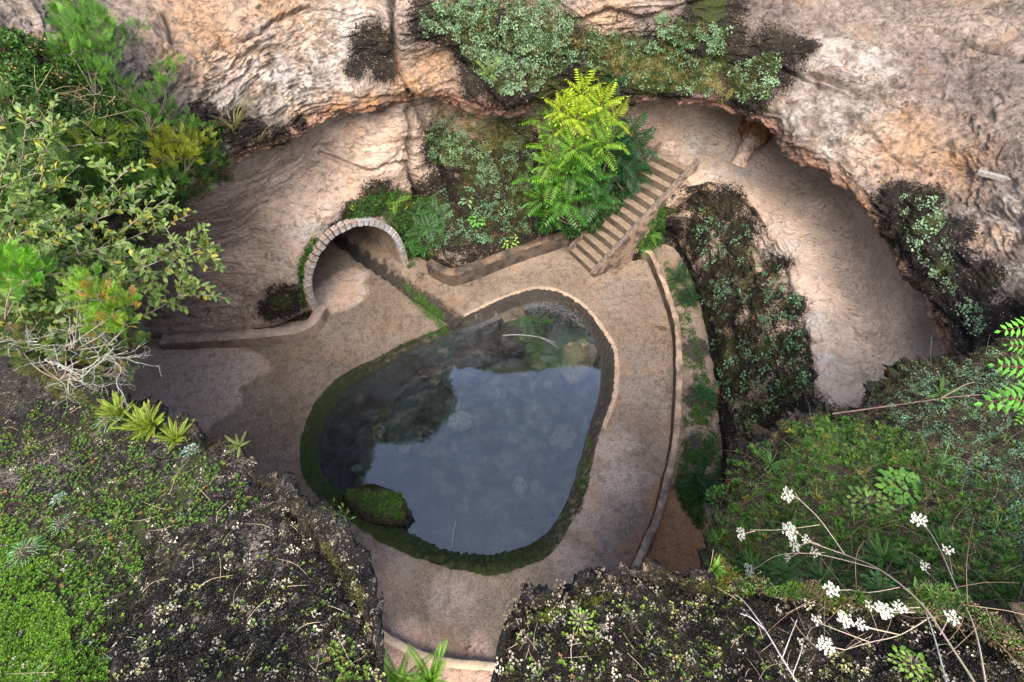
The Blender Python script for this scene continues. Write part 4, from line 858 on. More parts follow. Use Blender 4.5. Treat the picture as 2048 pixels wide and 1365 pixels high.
# ------------------------------------------------------------------ ground cover (uncountable)
def cover(name, temps, polys, n, a, b, size, seed, clump=.45, csc=60, mat=LEAF, lift=.0, c=None, pcn=.1, upb=.3, maxd=99):
    PV = []
    for i, poly in enumerate(polys):
        k = int(n * 1.0 / len(polys)) if not isinstance(n, (list, tuple)) else n[i]
        PV.append(scatter(poly, k, seed + i * 3, clump, csc, maxd))
    p = np.concatenate([x[0] for x in PV]); nr = np.concatenate([x[1] for x in PV]); nr = nr + np.array([0, 0, upb]); nr /= np.linalg.norm(nr, axis=1, keepdims=True)
    g = np.random.default_rng(seed + 99); sz = g.uniform(size[0], size[1], len(p)); cl = colmix(len(p), a, b, seed, c, pcn)
    V, Fq, Cc = inst(temps, p, nr, sz, cl, seed, lift=lift); o = mesh(name, V, Fq, Cc, mat=mat, smooth=False); return tag(o, kind='stuff')
ROS = [clumpT(16, 1, .62, .5, s, .45) for s in range(4)]
SM = [clumpT(26, 1, .42, .3, s + 10, .6) for s in range(4)]
MOSS = [clumpT(22, 1, .5, .16, s + 20, .35) for s in range(3)]
GR = [stalkT(9, 1, s, .05, .5, .8) for s in range(4)]
C1 = [(835,15),(900,0),(1120,0),(1180,60),(1230,90),(1120,140),(1060,190),(1000,185),(940,130),(900,60),(850,70)]
C2 = [(880,215),(940,230),(1060,235),(1065,380),(1040,420),(960,340),(900,330),(860,330),(850,280)]
C3 = [(1180,60),(1300,75),(1440,130),(1420,190),(1250,170),(1170,130)]
C4 = [(1310,30),(1460,60),(1440,110),(1320,80)]
C5 = [(1450,130),(1570,100),(1540,200),(1470,200)]
C6 = [(840,400),(960,350),(1060,440),(1060,470),(880,500),(840,470)]
C7 = [(1380,400),(1480,440),(1600,580),(1620,780),(1480,880),(1440,760),(1400,560)]
C8 = [(1790,390),(1900,390),(1900,560),(1990,640),(1960,680),(1870,560),(1800,450)]
cover('mat_of_glaucous_leaves', ROS, [C1, C2, C3, C4, C5, C8], [1150, 560, 260, 170, 90, 110], (.075, .135, .07), (.15, .23, .13), (.025, .075), 201, .58, 24, GLAUC)
cover('mat_of_glaucous_leaves', ROS, [C7, C6], [230, 220], (.05, .12, .065), (.11, .20, .11), (.04, .10), 205, .6, 30, GLAUC)
cover('moss_tufts', MOSS, [C1, C2, C3, C5, C6, C7, C4], [1500, 1300, 1500, 350, 900, 900, 300], (.02, .04, .007), (.07, .10, .016), (.03, .08), 211, .4, 35, LEAF, c=(.20, .13, .06), pcn=.12)
WEED = [(700,400),(800,380),(880,400),(890,470),(860,530),(815,540),(810,470),(760,445),(690,450)]
ARW = [(620,480),(690,440),(760,440),(650,470),(612,520),(605,610),(630,640),(600,600),(596,520)]
GUT1 = [(800,560),(850,590),(900,640),(880,640),(820,590)]; GUT2 = [(840,590),(885,640),(905,680),(870,690),(850,665),(880,660),(820,600)]
SHR = [(1100,440),(1060,420),(1130,400),(1290,330),(1300,380),(1210,440),(1190,470),(1140,470)]
RST = [(1260,440),(1300,400),(1330,390),(1330,470),(1310,520),(1270,490)]
DIT = [(1320,500),(1370,600),(1400,700),(1435,830),(1445,980),(1400,1060),(1350,1000),(1368,880),(1368,740),(1352,640)]
cover('weeds', SM, [WEED, ARW, SHR, RST], [750, 420, 1500, 420], (.018, .06, .01), (.06, .14, .02), (.04, .10), 221, .25, 30, LEAF, c=(.35, .33, .03), pcn=.03)
cover('creeping_plants', SM, [GUT1, GUT2, [(1170,870),(1190,880),(1165,1000),(1150,990)], [(690,990),(800,990),(805,1040),(700,1020)]], [150, 230, 60, 30], (.04, .12, .012), (.08, .19, .02), (.03, .06), 231, .3, 20, LEAF)
MB_ = [(606,860),(650,790),(760,715),(860,680),(860,660),(740,720),(640,790),(600,880),(612,950),(685,1035),(800,1095),(950,1140),(1050,1125),(1122,1065),(1190,940),(1180,900),(1150,980),(1100,1070),(1010,1112),(900,1108),(800,1060),(690,1000),(640,940),(625,880)]
cover('moss_tufts', MOSS, [[(690,985),(800,985),(808,1035),(700,1020)]], 160, (.04, .075, .01), (.10, .15, .02), (.03, .06), 243, .1, 30)
cover('moss_tufts', MOSS, [MB_], 2200, (.03, .06, .008), (.08, .12, .015), (.025, .05), 241, .05, 30, LEAF)
cover('weeds', SM, [DIT], 1000, (.012, .05, .01), (.06, .15, .025), (.03, .09), 225, .55, 24, LEAF, c=(.12, .09, .03), pcn=.1)
# dark leafy shrub under the saplings
def leaf_shrub(name, label, cat, centres, nleaf, L, Wd, a, b, seed, base, mat=LEAF, c=None, pcn=.1, group=None):
    g = np.random.default_rng(seed); pts_, dr, st, rd_ = [], [], [], []
    for (c0, r) in centres:
        n = int(nleaf * r ** 2); d = g.normal(size=(n, 3)); d /= np.linalg.norm(d, axis=1, keepdims=True); q = c0 + d * (r * g.uniform(.55, 1, (n, 1)) ** .7) * [1, 1, .8]; pts_.append(q); dr.append(d + [0, 0, .5])
        st.append(path([base, lerp(base, c0, .5) + g.normal(size=3) * .1, c0], 8)); rd_.append(np.linspace(.025, .008, 8))
        for k in range(8): st.append(path([c0, c0 + d[k] * r * .5 + [0, 0, -.02], c0 + d[k] * r * .95], 5)); rd_.append(np.linspace(.008, .003, 5))
    p = np.concatenate(pts_); d = np.concatenate(dr); e = empty(name, base, label, cat, group)
    T = [rosette(4, 1, Wd / L, .5, s, six=False) for s in range(4)]
    V, Fq, Cc = inst(T, p, d / np.linalg.norm(d, axis=1, keepdims=True), g.uniform(.7, 1.2, len(p)) * L, colmix(len(p), a, b, seed, c, pcn), seed)
    mesh('foliage', V, Fq, Cc, mat=mat, smooth=False, parent=e, origin=base); sv, sf = tubes(st, rd_, 5); mesh('stem', sv, sf, mat=WOOD, parent=e, origin=base); return e
leaf_shrub('shrub', 'dark small-leaved shrub filling the foot of the saplings down to the stairs', 'shrub', [(P(1120,430,1.2),.42),(P(1170,430,1.2),.5),(P(1215,400,1.5),.5),(P(1255,370,1.9),.42),(P(1285,345,2.2),.3),(P(1145,455,.8),.35),(P(1190,445,.9),.35),(P(1230,350,2.2),.4),(P(1090,450,.9),.3)], 1500, .10, .05, (.01, .04, .008), (.03, .09, .015), 61, P(1175, 440, .8))
# reflected trees standing beyond the far rim
for i, (x, y, hh, r) in enumerate([(-6.6, 14.6, 8.6, 3.4), (-11.5, 12.5, 9, 3.4), (-3.5, 18.5, 6.5, 2.6)]):
    bz = 7.6; g = np.random.default_rng(300 + i); cs = []
    for k in range(16): d = g.normal(size=3); d /= np.linalg.norm(d); cs.append((np.array([x, y, bz + hh - r * .8]) + d * r * .65 * [1, 1, 1.1], r * .42))
    leaf_shrub('tree', ['broad tree standing beyond the far rim', 'broad tree beyond the left rim', 'smaller tree behind the far rim'][i] + ', seen mirrored in the pool', 'tree', cs, 380, .22, .12, (.03, .07, .015), (.06, .11, .02), 310 + i, np.array([x, y, bz - 1.0]), group='trees mirrored in the pool')
# ------------------------------------------------------------------ left rim shrubs
def sprayT(seed, n=12, fill=5):
    g = np.random.default_rng(seed); V, Fq, S = [], [], []; o = 0
    for k in range(n):
        t = .05 + .95 * k / (n - 1); c = np.array([t, 0, -.15 * t * t]); l = .42 * (1 - t * .75) * g.uniform(.8, 1.2)
        for sg in (1, -1):
            d = np.array([.75, sg * .8, g.uniform(-.15, .15)]); d /= np.linalg.norm(d)
            for j in range(fill):
                q0 = c + d * l * j / fill; dd = d + np.array([.5, 0, 0]) * (j % 2) + np.array([0, -sg * .3, 0]) * ((j + 1) % 2)
                V.append(leafq(q0, dd, np.array([0, g.uniform(-.5, .5), 1.]), l / fill * 2.1, .040, .25)); Fq.append(np.array([[0, 1, 2, 3]]) + o); o += 4; S.append(np.full(4, g.uniform(.75, 1.2) * (.8 + .4 * j / fill)))
    return np.concatenate(V), np.concatenate(Fq), np.concatenate(S)
SPR = [sprayT(s) for s in range(5)]
def conifer(name, label, cat, blobs_, base, L, dens, a, b, seed, group=None, c=None, pcn=.1, lean=(0, 0, .5)):
    g = np.random.default_rng(seed); pts_, dr, st, rd_ = [], [], [], []
    for c0, r in blobs_:
        n = max(8, int(dens * r * r * 1.5)); d = g.normal(size=(n, 3)); d /= np.linalg.norm(d, axis=1, keepdims=True); d[:, 2] = np.abs(d[:, 2]) * .9 - .1
        pts_.append(c0 + d * (r * g.uniform(.25, 1, (n, 1)))); dr.append(d * 1.0 + np.array(lean) + g.normal(size=(n, 3)) * .35)
        st.append(path([base, lerp(base, c0, .5) + g.normal(size=3) * .08, c0], 8)); rd_.append(np.linspace(.06, .02, 8) * L)
        for k in range(6): st.append(path([c0, c0 + d[k] * r * .5, c0 + d[k] * r * .9], 4)); rd_.append(np.linspace(.02, .008, 4) * L)
    p = np.concatenate(pts_); d = np.concatenate(dr); d /= np.linalg.norm(d, axis=1, keepdims=True); n = len(p)
    s_ = np.cross(d, g.normal(size=(n, 3))); s_ /= np.linalg.norm(s_, axis=1, keepdims=True); B = np.stack([d, s_, np.cross(d, s_)], -1)
    e = empty(name, base, label, cat, group); V, Fq, Cc, off = [], [], [], 0; cl = colmix(n, a, b, seed, c, pcn); wh = g.integers(0, len(SPR), n); sc = L * .85 * g.uniform(.7, 1.25, n)
    for k, (tv, tf, ts) in enumerate(SPR):
        ix = np.where(wh == k)[0]; v = np.einsum('nij,vj->nvi', B[ix], tv) * sc[ix][:, None, None] + p[ix][:, None]; V.append(v.reshape(-1, 3)); Fq.append((tf[None] + (np.arange(len(ix)) * len(tv))[:, None, None] + off).reshape(-1, 4)); off += len(ix) * len(tv); Cc.append((cl[ix][:, None] * ts[None, :, None]).reshape(-1, 3))
    mesh('foliage', np.concatenate(V), np.concatenate(Fq), np.concatenate(Cc), mat=LEAF, smooth=False, parent=e, origin=base)
    sv, sf = tubes(st, rd_, 5); mesh('branch', sv, sf, mat=WOOD, parent=e, origin=base); return e
def above(u, v, k=.25):
    p, nr = cast(u, v); t = np.array([0, 0, H]) - p; return p + t / np.linalg.norm(t) * k
def bl(lst): return [(above(u, v, r * .7), r) for u, v, r in lst]
gj = 'evergreen shrubs on the left rim'
JB, JY, JD = ((.04, .12, .012), (.10, .22, .022)), ((.14, .18, .015), (.24, .26, .02)), ((.02, .055, .01), (.06, .12, .015))
conifer('evergreen_shrub', 'upright bright green evergreen shrub against the pale rock near the top left', 'shrub', bl([(150,15,.32),(195,50,.35),(175,90,.35),(215,115,.28),(140,110,.28),(190,150,.3),(150,60,.3),(240,70,.2)]), above(190, 190, .1), .17, 480, *JB, 401, gj)
conifer('evergreen_shrub', 'loose bright green evergreen shrub below the upright one', 'shrub', bl([(240,180,.28),(270,220,.3),(300,240,.32),(335,150,.22),(350,130,.16),(330,180,.22),(310,200,.22),(350,235,.28),(380,265,.25),(275,55,.14),(270,85,.14)]), above(300, 260, .1), .16, 380, *JB, 402, gj)
conifer('evergreen_shrub', 'yellowish evergreen shrub at the tip of the left rim', 'shrub', bl([(340,285,.28),(380,290,.25),(400,275,.2),(370,320,.3),(330,320,.3),(420,300,.16)]), above(360, 360, .1), .16, 560, *JY, 403, gj, lean=(.3, -.2, .6))
conifer('evergreen_shrub', 'yellow-green spiky evergreen shrub left of the yellowish one', 'shrub', bl([(200,280,.25),(240,275,.22),(190,320,.28),(235,320,.28),(150,300,.22)]), above(210, 360, .1), .16, 560, (.08, .15, .015), (.16, .23, .02), 404, gj)
conifer('evergreen_shrub', 'dark green evergreen shrub hanging over the left alcove', 'shrub', bl([(420,330,.3),(430,365,.28),(390,370,.32),(340,370,.35),(380,400,.28),(290,380,.35),(320,420,.3),(440,340,.22),(250,370,.3)]), above(340, 410, .1), .17, 480, (.025, .08, .01), (.07, .15, .015), 405, gj)
conifer('evergreen_shrub', 'deep shaded evergreen shrub at the left frame behind the olive-leaved bush', 'shrub', bl([(30,330,.5),(100,350,.5),(170,390,.45),(60,420,.5),(150,450,.45),(220,430,.4),(20,480,.5),(100,500,.45),(190,490,.35),(10,250,.4),(240,480,.3)]), above(100, 480, .1), .26, 170, *JD, 406, gj)
cover('undergrowth', SM, [[(0,60),(120,90),(250,200),(440,250),(460,360),(380,410),(300,470),(230,560),(60,620),(0,640)]], 2600, (.02, .06, .01), (.07, .15, .02), (.05, .11), 411, .2, 40, LEAF, c=(.2, .12, .05), pcn=.08)
# near olive-leaved shrub
def twig_shrub(name, label, cat, root, branches, L, Wd, a, b, seed, per=12, c=None, pcn=.15, d0=2.6, side=3):
    g = np.random.default_rng(seed); st, rd_, V, Fq, Cc, off = [], [], [], [], [], 0; e = empty(name, root, label, cat)
    def leaves(pp, n, cv):
        nonlocal off
        m = len(pp)
        for k in range(n):
            t = .12 + .88 * k / n; i = min(int(t * (m - 1)), m - 2); p0 = lerp(pp[i], pp[i + 1], t * (m - 1) - i); ax = pp[i + 1] - pp[i]; ax /= np.linalg.norm(ax)
            r_ = g.normal(size=3); sd_ = np.cross(ax, r_); sd_ /= np.linalg.norm(sd_); d = ax * .6 + sd_ + np.array([0, 0, .1]); q = leaf6(p0, d, g.normal(size=3) * .5 + np.array([0, -.3, 1.]), L * g.uniform(.6, 1.15), Wd * g.uniform(.8, 1.15), .12)
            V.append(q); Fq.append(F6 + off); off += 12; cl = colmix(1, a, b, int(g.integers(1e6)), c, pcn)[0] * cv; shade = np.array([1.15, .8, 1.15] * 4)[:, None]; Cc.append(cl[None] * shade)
    for (u, v, d, n) in branches:
        tip = D(u, v, d); mid = lerp(root, tip, .55) + g.normal(size=3) * .06 + np.array([0, 0, .08]); pp = path([root, mid, tip], 16); st.append(pp); rd_.append(np.linspace(.006, .002, 16))
        cv = g.uniform(.85, 1.15); leaves(pp[8:], per, cv)
        for j in range(n + 9):
            i = int(g.integers(6, 15)); q = pp[i] + g.normal(size=3) * np.array([.11, .11, .09]) + (tip - mid) / np.linalg.norm(tip - mid) * .1; sp = path([pp[i], lerp(pp[i], q, .5) + [0, 0, .02], q], 7); st.append(sp); rd_.append(np.linspace(.003, .0015, 7)); leaves(sp, per, cv)
    mesh('foliage', np.concatenate(V), np.concatenate(Fq), np.concatenate(Cc), mat=LEAF, parent=e, origin=root); sv, sf = tubes(st, rd_, 6); mesh('branch', sv, sf, mat=WOOD, parent=e, origin=root); return e
root = D(-40, 700, 3.0)
twig_shrub('broadleaf_shrub', 'olive-leaved bush with yellow-edged leaves reaching in from the left frame', 'shrub', root,
   [(55,220,3.1,4),(120,250,3.1,3),(20,300,2.8,4),(90,330,2.9,4),(160,330,3.0,3),(260,330,3.1,5),(300,360,3.1,4),(60,400,2.7,4),(140,420,2.8,4),(220,430,2.9,4),(330,400,3.1,3),(110,490,2.6,4),(180,500,2.7,4),(150,540,2.6,4),(250,480,2.8,3),(380,430,3.2,2),
    (350,510,2.9,4),(400,500,3.0,4),(440,490,3.1,3),(400,560,3.0,3),(270,560,2.7,4),(210,600,2.5,4),(240,620,2.6,3),(20,480,2.5,3),(40,560,2.5,3),(10,220,2.9,3),(5,380,2.5,4)], .047, .021, (.055, .105, .022), (.13, .18, .04), 421, 20, (.22, .19, .02), .07)
near = [(D(25,540,2.3),.10),(D(60,560,2.35),.08),(D(0,520,2.3),.09),(D(80,545,2.4),.05)]
conifer('evergreen_shrub', 'vivid green evergreen tips at the left frame just above the grey twigs', 'shrub', near, D(10, 640, 2.5), .075, 5000, (.06, .20, .012), (.13, .29, .02), 431, gj)
near = [(D(160,585,2.35),.05),(D(200,600,2.35),.07),(D(225,625,2.4),.06),(D(180,560,2.3),.04),(D(260,610,2.45),.05),(D(250,650,2.5),.06),(D(200,650,2.5),.06)]
conifer('evergreen_shrub', 'small evergreen with yellow tips rising out of the grey twigs', 'shrub', near, D(150, 700, 2.6), .07, 6000, (.07, .21, .012), (.18, .22, .02), 432, gj, c=(.3, .18, .03), pcn=.15)
conifer('evergreen_shrub', 'dull olive evergreen carpet under the grey lichen twigs', 'shrub', [(D(60,620,2.7),.16),(D(130,650,2.75),.15),(D(190,700,2.8),.15),(D(240,700,2.8),.12),(D(90,690,2.75),.15),(D(20,670,2.7),.16),(D(220,750,2.75),.12),(D(270,690,2.85),.08)], D(120, 760, 2.85), .09, 1900, (.03, .065, .012), (.09, .13, .025), 433, gj, c=(.16, .13, .04), pcn=.2)
# dead lichen-covered twigs
LICH = plain_mat('lichen_bark', (.30, .30, .25), (.14, .13, .11), 60, .9, .003)
g = np.random.default_rng(440); st, rd_ = [], []
def branchy(p, d, l, r, dep):
    q = [p]; 
    for k in range(5): d = d + g.normal(size=3) * .28; d /= np.linalg.norm(d); q.append(q[-1] + d * l / 5)
    q = np.array(q); st.append(q); rd_.append(np.linspace(r, r * .55, 6))
    if dep:
        for k in range(3): i = int(g.integers(2, 6)); branchy(q[i], d + g.normal(size=3) * .7, l * .68, r * .6, dep - 1)
for (u, v, d) in [(90,720,2.7),(120,740,2.7),(60,690,2.65),(150,760,2.65),(170,720,2.7)]:
    for k in range(2): branchy(D(u, v, d), np.array([.8, .1 + g.uniform(-.5, .5), .4 + g.uniform(-.3, .3)]), .22, .0042, 3)
e = empty('dead_shrub', D(90, 740, 2.75), 'leafless grey shrub crusted with pale lichen on the left rim', 'dead shrub'); sv, sf = tubes(st, rd_, 5); mesh('twig', sv, sf, mat=LICH, parent=e, origin=D(90, 740, 2.75))

# ------------------------------------------------------------------ near rock cover
FLP = [(0,690),(140,740),(240,780),(390,850),(520,930),(660,1060),(740,1170),(765,1365),(0,1365)]
SED = [rosette(9, 1, .55, .7, s, 2, .3) for s in range(4)]
cover('sedum_carpet', SED, [[(0,1060),(60,1100),(100,1190),(140,1230),(150,1365),(0,1365)], [(0,1020),(130,1100),(210,1200),(220,1365),(0,1365)]], [3000, 2000], (.05, .13, .01), (.14, .25, .02), (.005, .012), 501, .38, 22)
cover('sedum_carpet', SED, [[(60,800),(240,820),(460,930),(520,1000),(420,1060),(250,1060),(80,1000),(0,980),(0,860)], [(0,980),(260,1000),(300,1150),(170,1230),(0,1100)]], [1900, 1300], (.05, .12, .015), (.13, .20, .04), (.006, .013), 505, .62, 20, c=(.30, .12, .06), pcn=.03)
cover('sedum_carpet', SED, [[(240,1060),(600,1120),(735,1240),(740,1365),(200,1365)], [(1060,1230),(1350,1170),(1500,1200),(1560,1365),(1000,1365)], [(740,1360),(650,1365),(640,1300),(735,1260)]], [130, 190, 90], (.10, .19, .03), (.22, .28, .07), (.006, .012), 509, .68, 28, c=(.34, .2, .1), pcn=.04)
FRP = [(985,1365),(1030,1220),(1190,1160),(1360,1135),(1600,1180),(1900,1215),(2048,1290),(2048,1365)]
cover('lichen_crust', ROS, [FLP, FRP], [520, 360], (.18, .16, .12), (.36, .32, .26), (.004, .016), 513, .5, 26, GLAUC, c=(.20, .21, .07), pcn=.2, upb=0, maxd=4.2)
cover('black_moss', SM, [FLP, FRP], [5200, 3600], (.004, .004, .003), (.018, .012, .007), (.005, .014), 517, .35, 50, LEAF, c=(.06, .06, .01), pcn=.07, maxd=4.2)
cover('moss_tufts', MOSS, [[(40,700),(150,770),(200,820),(120,800),(30,740)], [(1060,1240),(1120,1215),(1230,1185),(1180,1215),(1080,1250)], [(1340,1158),(1440,1162),(1500,1190),(1420,1185)], [(1600,1205),(1760,1222),(1740,1235),(1590,1220)], [(640,1080),(705,1140),(735,1220),(720,1230),(680,1150)]], [700, 140, 90, 60, 90], (.05, .065, .006), (.13, .14, .012), (.006, .014), 521, .2, 30)
# right slope
RSP = [(1480,910),(1640,812),(1720,805),(1790,725),(1940,700),(2048,660),(2048,1300),(1850,1225),(1500,1180),(1420,1150),(1430,1050)]
cover('low_ground_cover', SM, [RSP, [(1400,1060),(1640,840),(1850,870),(1980,1000),(2048,1180),(1850,1220),(1500,1180)], [(1560,850),(1640,835),(1780,860),(1820,930),(1640,930)]], [2600, 4600, 1200], (.02, .06, .01), (.085, .18, .022), (.008, .022), 531, .45, 32, c=(.17, .10, .08), pcn=.14)
TALL = [stalkT(14, 1, s + 60, .10, .7, .7) for s in range(3)] + [rosette(12, 1, .35, .6, s + 5, 2, .4) for s in range(3)]
cover('low_ground_cover', TALL, [[(1400,1000),(1480,900),(1640,840),(1760,900),(1700,1100),(1500,1160),(1420,1140)], [(1700,900),(1900,900),(2048,1000),(2048,1200),(1850,1200),(1650,1150)], [(1560,850),(1640,830),(1800,860),(1840,930),(1640,930)]], [420, 420, 330], (.018, .06, .01), (.09, .18, .025), (.02, .05), 533, .55, 26, c=(.16, .15, .03), pcn=.08)
cover('black_moss', SM, [[(1640,812),(1720,800),(1790,725),(1940,700),(2048,660),(2048,740),(1900,800),(1760,850),(1660,850)], [(1470,930),(1550,870),(1640,850),(1560,930),(1440,1040)]], [900, 350], (.006, .005, .004), (.03, .02, .01), (.012, .03), 534, .2, 40, c=(.07, .09, .015), pcn=.12)
cover('low_ground_cover', MOSS, [RSP], 3200, (.05, .035, .02), (.12, .09, .05), (.012, .028), 535, .3, 60)
cover('mat_of_glaucous_leaves', ROS, [[(1780,760),(2048,720),(2048,1100),(1960,1080),(1880,960),(1780,880)]], 650, (.05, .11, .06), (.12, .20, .11), (.010, .026), 537, .62, 36, GLAUC)
cover('mat_of_glaucous_leaves', ROS, [[(1800,740),(2048,690),(2048,800),(1850,830)]], 160, (.05, .11, .06), (.12, .20, .11), (.012, .03), 538, .4, 30, GLAUC)
cover('moss_tufts', MOSS, [[(1420,1060),(1500,1060),(1560,1160),(1440,1160)], [(1560,1190),(1800,1215),(1780,1190),(1600,1170)]], [500, 90], (.08, .075, .006), (.15, .13, .01), (.012, .022), 539, .1, 60)
# dry stalks
def stalks(name, label, poly, n, lr, rad, a, b, seed, up=.3, kind='stuff'):
    g = np.random.default_rng(seed); p, nr = scatter(poly, n, seed, 0); ps, rs, cs = [], [], []
    for q, m_ in zip(p, nr):
        d = g.normal(size=3); d -= m_ * (d @ m_); d /= np.linalg.norm(d); l = g.uniform(*lr); k = d + g.normal(size=3) * .25; tip = q + d * l * .5 + k * l * .5 + m_ * l * up * g.uniform(.1, 1) 
        ps.append(path([q - m_ * .002, q + d * l * .5 + m_ * l * up * .5, tip], 6)); rs.append(np.linspace(rad, rad * .5, 6)); cs.append(np.tile(np.array(a) + (np.array(b) - np.array(a)) * g.uniform(), (24, 1)))
    V, Fq = tubes(ps, rs, 4); o = mesh(name, V, Fq, np.concatenate(cs), mat=GLAUC, parent=None); return tag(o, kind=kind)
stalks('dry_grass', '', FLP, 70, (.04, .13), .0009, (.28, .22, .14), (.42, .34, .23), 551)
stalks('dry_grass', '', FRP, 60, (.04, .12), .0009, (.24, .16, .12), (.42, .34, .26), 552)
stalks('dry_grass', '', RSP, 420, (.08, .32), .0010, (.12, .07, .05), (.30, .22, .15), 553, .35)
stalks('dry_grass', '', [(0,170),(260,200),(420,240),(400,300),(100,260),(0,300)], 150, (.2, .6), .004, (.18, .15, .07), (.3, .25, .14), 554, .5)
cover('dry_grass', GR, [[(1100,60),(1260,90),(1420,170),(1250,160)], [(930,250),(1060,250),(1040,300),(960,300)], [(1380,110),(1470,190),(1440,200)]], [220, 160, 60], (.12, .12, .03), (.26, .2, .08), (.08, .18), 556, .2, 40)
# grass tussock on the left lip
def tuft(label, u, v, n, L, a, seed, wd=.03, group='grass tufts on the rock'):
    p, nr = cast(u, v); tv, tf, ts = stalkT(n, L, seed, wd * L, .6, .9); cl = np.array(a)[None] * ts[:, None]; o = mesh('grass_tuft', tv + p, tf, cl, mat=LEAF, smooth=False, origin=p); return tag(o, label, 'grass', group)
tuft('long dry grass tuft drooping from the left overhang lip', 470, 262, 90, .75, (.16, .15, .07), 561, .02)
tuft('thin grass tuft on the dark lip beside the long dry tuft', 520, 285, 30, .45, (.2, .18, .1), 562, .02)
for i, (u, v) in enumerate([(1880,930),(1540,930),(1990,1060)]): tuft(['green grass tuft right of the broad-leaved plant', 'green grass tuft on the upper slope near the bare twig', 'green grass tuft by the right frame'][i], u, v, 30, .14, (.06, .16, .03), 563 + i, .04)
# broad-leaved plants
def broad(label, u, v, n, R_, L, Wd, a, b, seed, name='broadleaf_plant', cat='plant', mat=LEAF, up=.35):
    p, nr = cast(u, v); g = np.random.default_rng(seed); V, Fq, Cc = [], [], []; e = empty(name, p, label, cat); st = []
    n_ = nr * .6 + np.array([0, 0, .5]); n_ /= np.linalg.norm(n_); t1 = np.cross(n_, [0, 1, .2]); t1 /= np.linalg.norm(t1); t2 = np.cross(n_, t1)
    for k in range(n):
        aa = k * 2.39996; r = R_ * math.sqrt((k + .5) / n); o2 = t1 * math.cos(aa) + t2 * math.sin(aa); c = p + o2 * r + n_ * (R_ * up * (1.3 - r / R_) + .01 * g.uniform()); V.append(leaf6(c, o2 + n_ * g.uniform(-.1, .3) + g.normal(size=3) * .2, n_, L * g.uniform(.7, 1.1), Wd, .15)); Fq.append(F6 + 12 * k); cl = colmix(1, a, b, seed + k)[0]; Cc.append(cl[None] * np.array([1.1, .8, 1.1] * 4)[:, None]); st.append(path([p, lerp(p, c, .6) + n_ * .005, c], 4))
    mesh('foliage', np.concatenate(V), np.concatenate(Fq), np.concatenate(Cc), mat=mat, parent=e, origin=p); sv, sf = tubes(st, [.0015] * len(st), 4); mesh('stem', sv, sf, mat=WOOD, parent=e, origin=p); return e
broad('bright green plant with rounded oval leaves on the right slope', 1805, 985, 70, .15, .062, .042, (.06, .17, .02), (.12, .25, .03), 571)
broad('smaller trailing part-yellow leafy plant left of the bright oval-leaved one', 1735, 1010, 34, .12, .04, .028, (.07, .16, .02), (.15, .22, .03), 572)
broad('little oval-leaved plant among the ferns under the long umbel stalk', 1755, 1165, 10, .045, .045, .022, (.07, .2, .05), (.12, .28, .06), 573)
broad('leafy green plant hanging below the mossy boulders above the retaining wall', 955, 440, 26, .22, .12, .08, (.05, .2, .03), (.10, .28, .04), 574)
broad('pale five-leaved plant on the mossy boulder left of the sapling', 935, 400, 9, .16, .16, .07, (.08, .18, .07), (.12, .24, .08), 575)
broad('leafy yellow-green plant over the retaining wall end', 1020, 485, 22, .22, .12, .06, (.10, .24, .03), (.2, .32, .04), 576)
for i, (u, v, n, s_, lb) in enumerate([(60,1110,60,.05,'feathery pale spurge seedling in the bright sedum at the left frame'),(130,1052,44,.035,'red-stemmed spurge seedling on the left rock above the bright sedum'),(222,850,50,.05,'blue-green feathery spurge beside the yellow-green fern'),(385,905,34,.045,'branching pale blue-green stonecrop near the left rim edge'),(120,1000,40,.035,'flat pale mint stonecrop cushion on the left rock'),(1160,1245,26,.04,'lime stonecrop with fat leaves and small white stars on the near right rock'),(1820,1335,50,.05,'bright lime stonecrop cushion at the bottom right')]):
    thin = i < 3; broad(lb, u, v, n, s_ * (1 if thin else .9), s_ * (.7 if thin else .32), s_ * (.07 if thin else .2), (.09, .20, .08) if i in (0, 1) else ((.10, .20, .15) if i in (2, 3, 4, 7) else (.14, .27, .03)), (.15, .28, .13) if i in (0, 1) else ((.18, .30, .23) if i in (2, 3, 4, 7) else (.24, .36, .06)), 580 + i * 5, 'spurge_seedling' if thin else 'stonecrop', 'seedling' if thin else 'stonecrop', LEAF if i < 2 or i in (5, 6) else GLAUC, 1.0 if thin else .5)
# tree-of-heaven leaves entering at the right frame
e = empty('seedling', D(2110, 760, 2.2), 'leafy shoot with red stalks entering from the right frame', 'seedling', gs_)
for k, (u0, v0, u1, v1, d) in enumerate([(2120,740,1975,730,2.1),(2120,780,1950,810,2.1),(2110,700,2005,690,2.15),(2110,640,1990,665,2.2),(2120,820,1990,790,2.05),(2090,800,2030,850,2.1)]):
    p0, p1 = D(u0, v0, d), D(u1, v1, d * 1.02); x = p1 - p0; L_ = np.linalg.norm(x); x /= L_; tc = np.array([0, 0, H]) - p0; y = np.cross(tc / np.linalg.norm(tc), x); y /= np.linalg.norm(y); z = np.cross(x, y)
    tv, tf, ts = pinnate(L_, 8, L_ * .26, L_ * .065, .3, 600 + k); vv = tv @ np.stack([x, y, z], 1).T + p0; c_ = np.where((ts < 0)[:, None], np.array([.18, .03, .025]), (np.array([.06, .19, .016]) * (1.6 if k in (3,) else 1))[None] * np.abs(ts)[:, None]); mesh('frond', vv, tf, c_, mat=LEAF, smooth=False, parent=e, origin=p0)
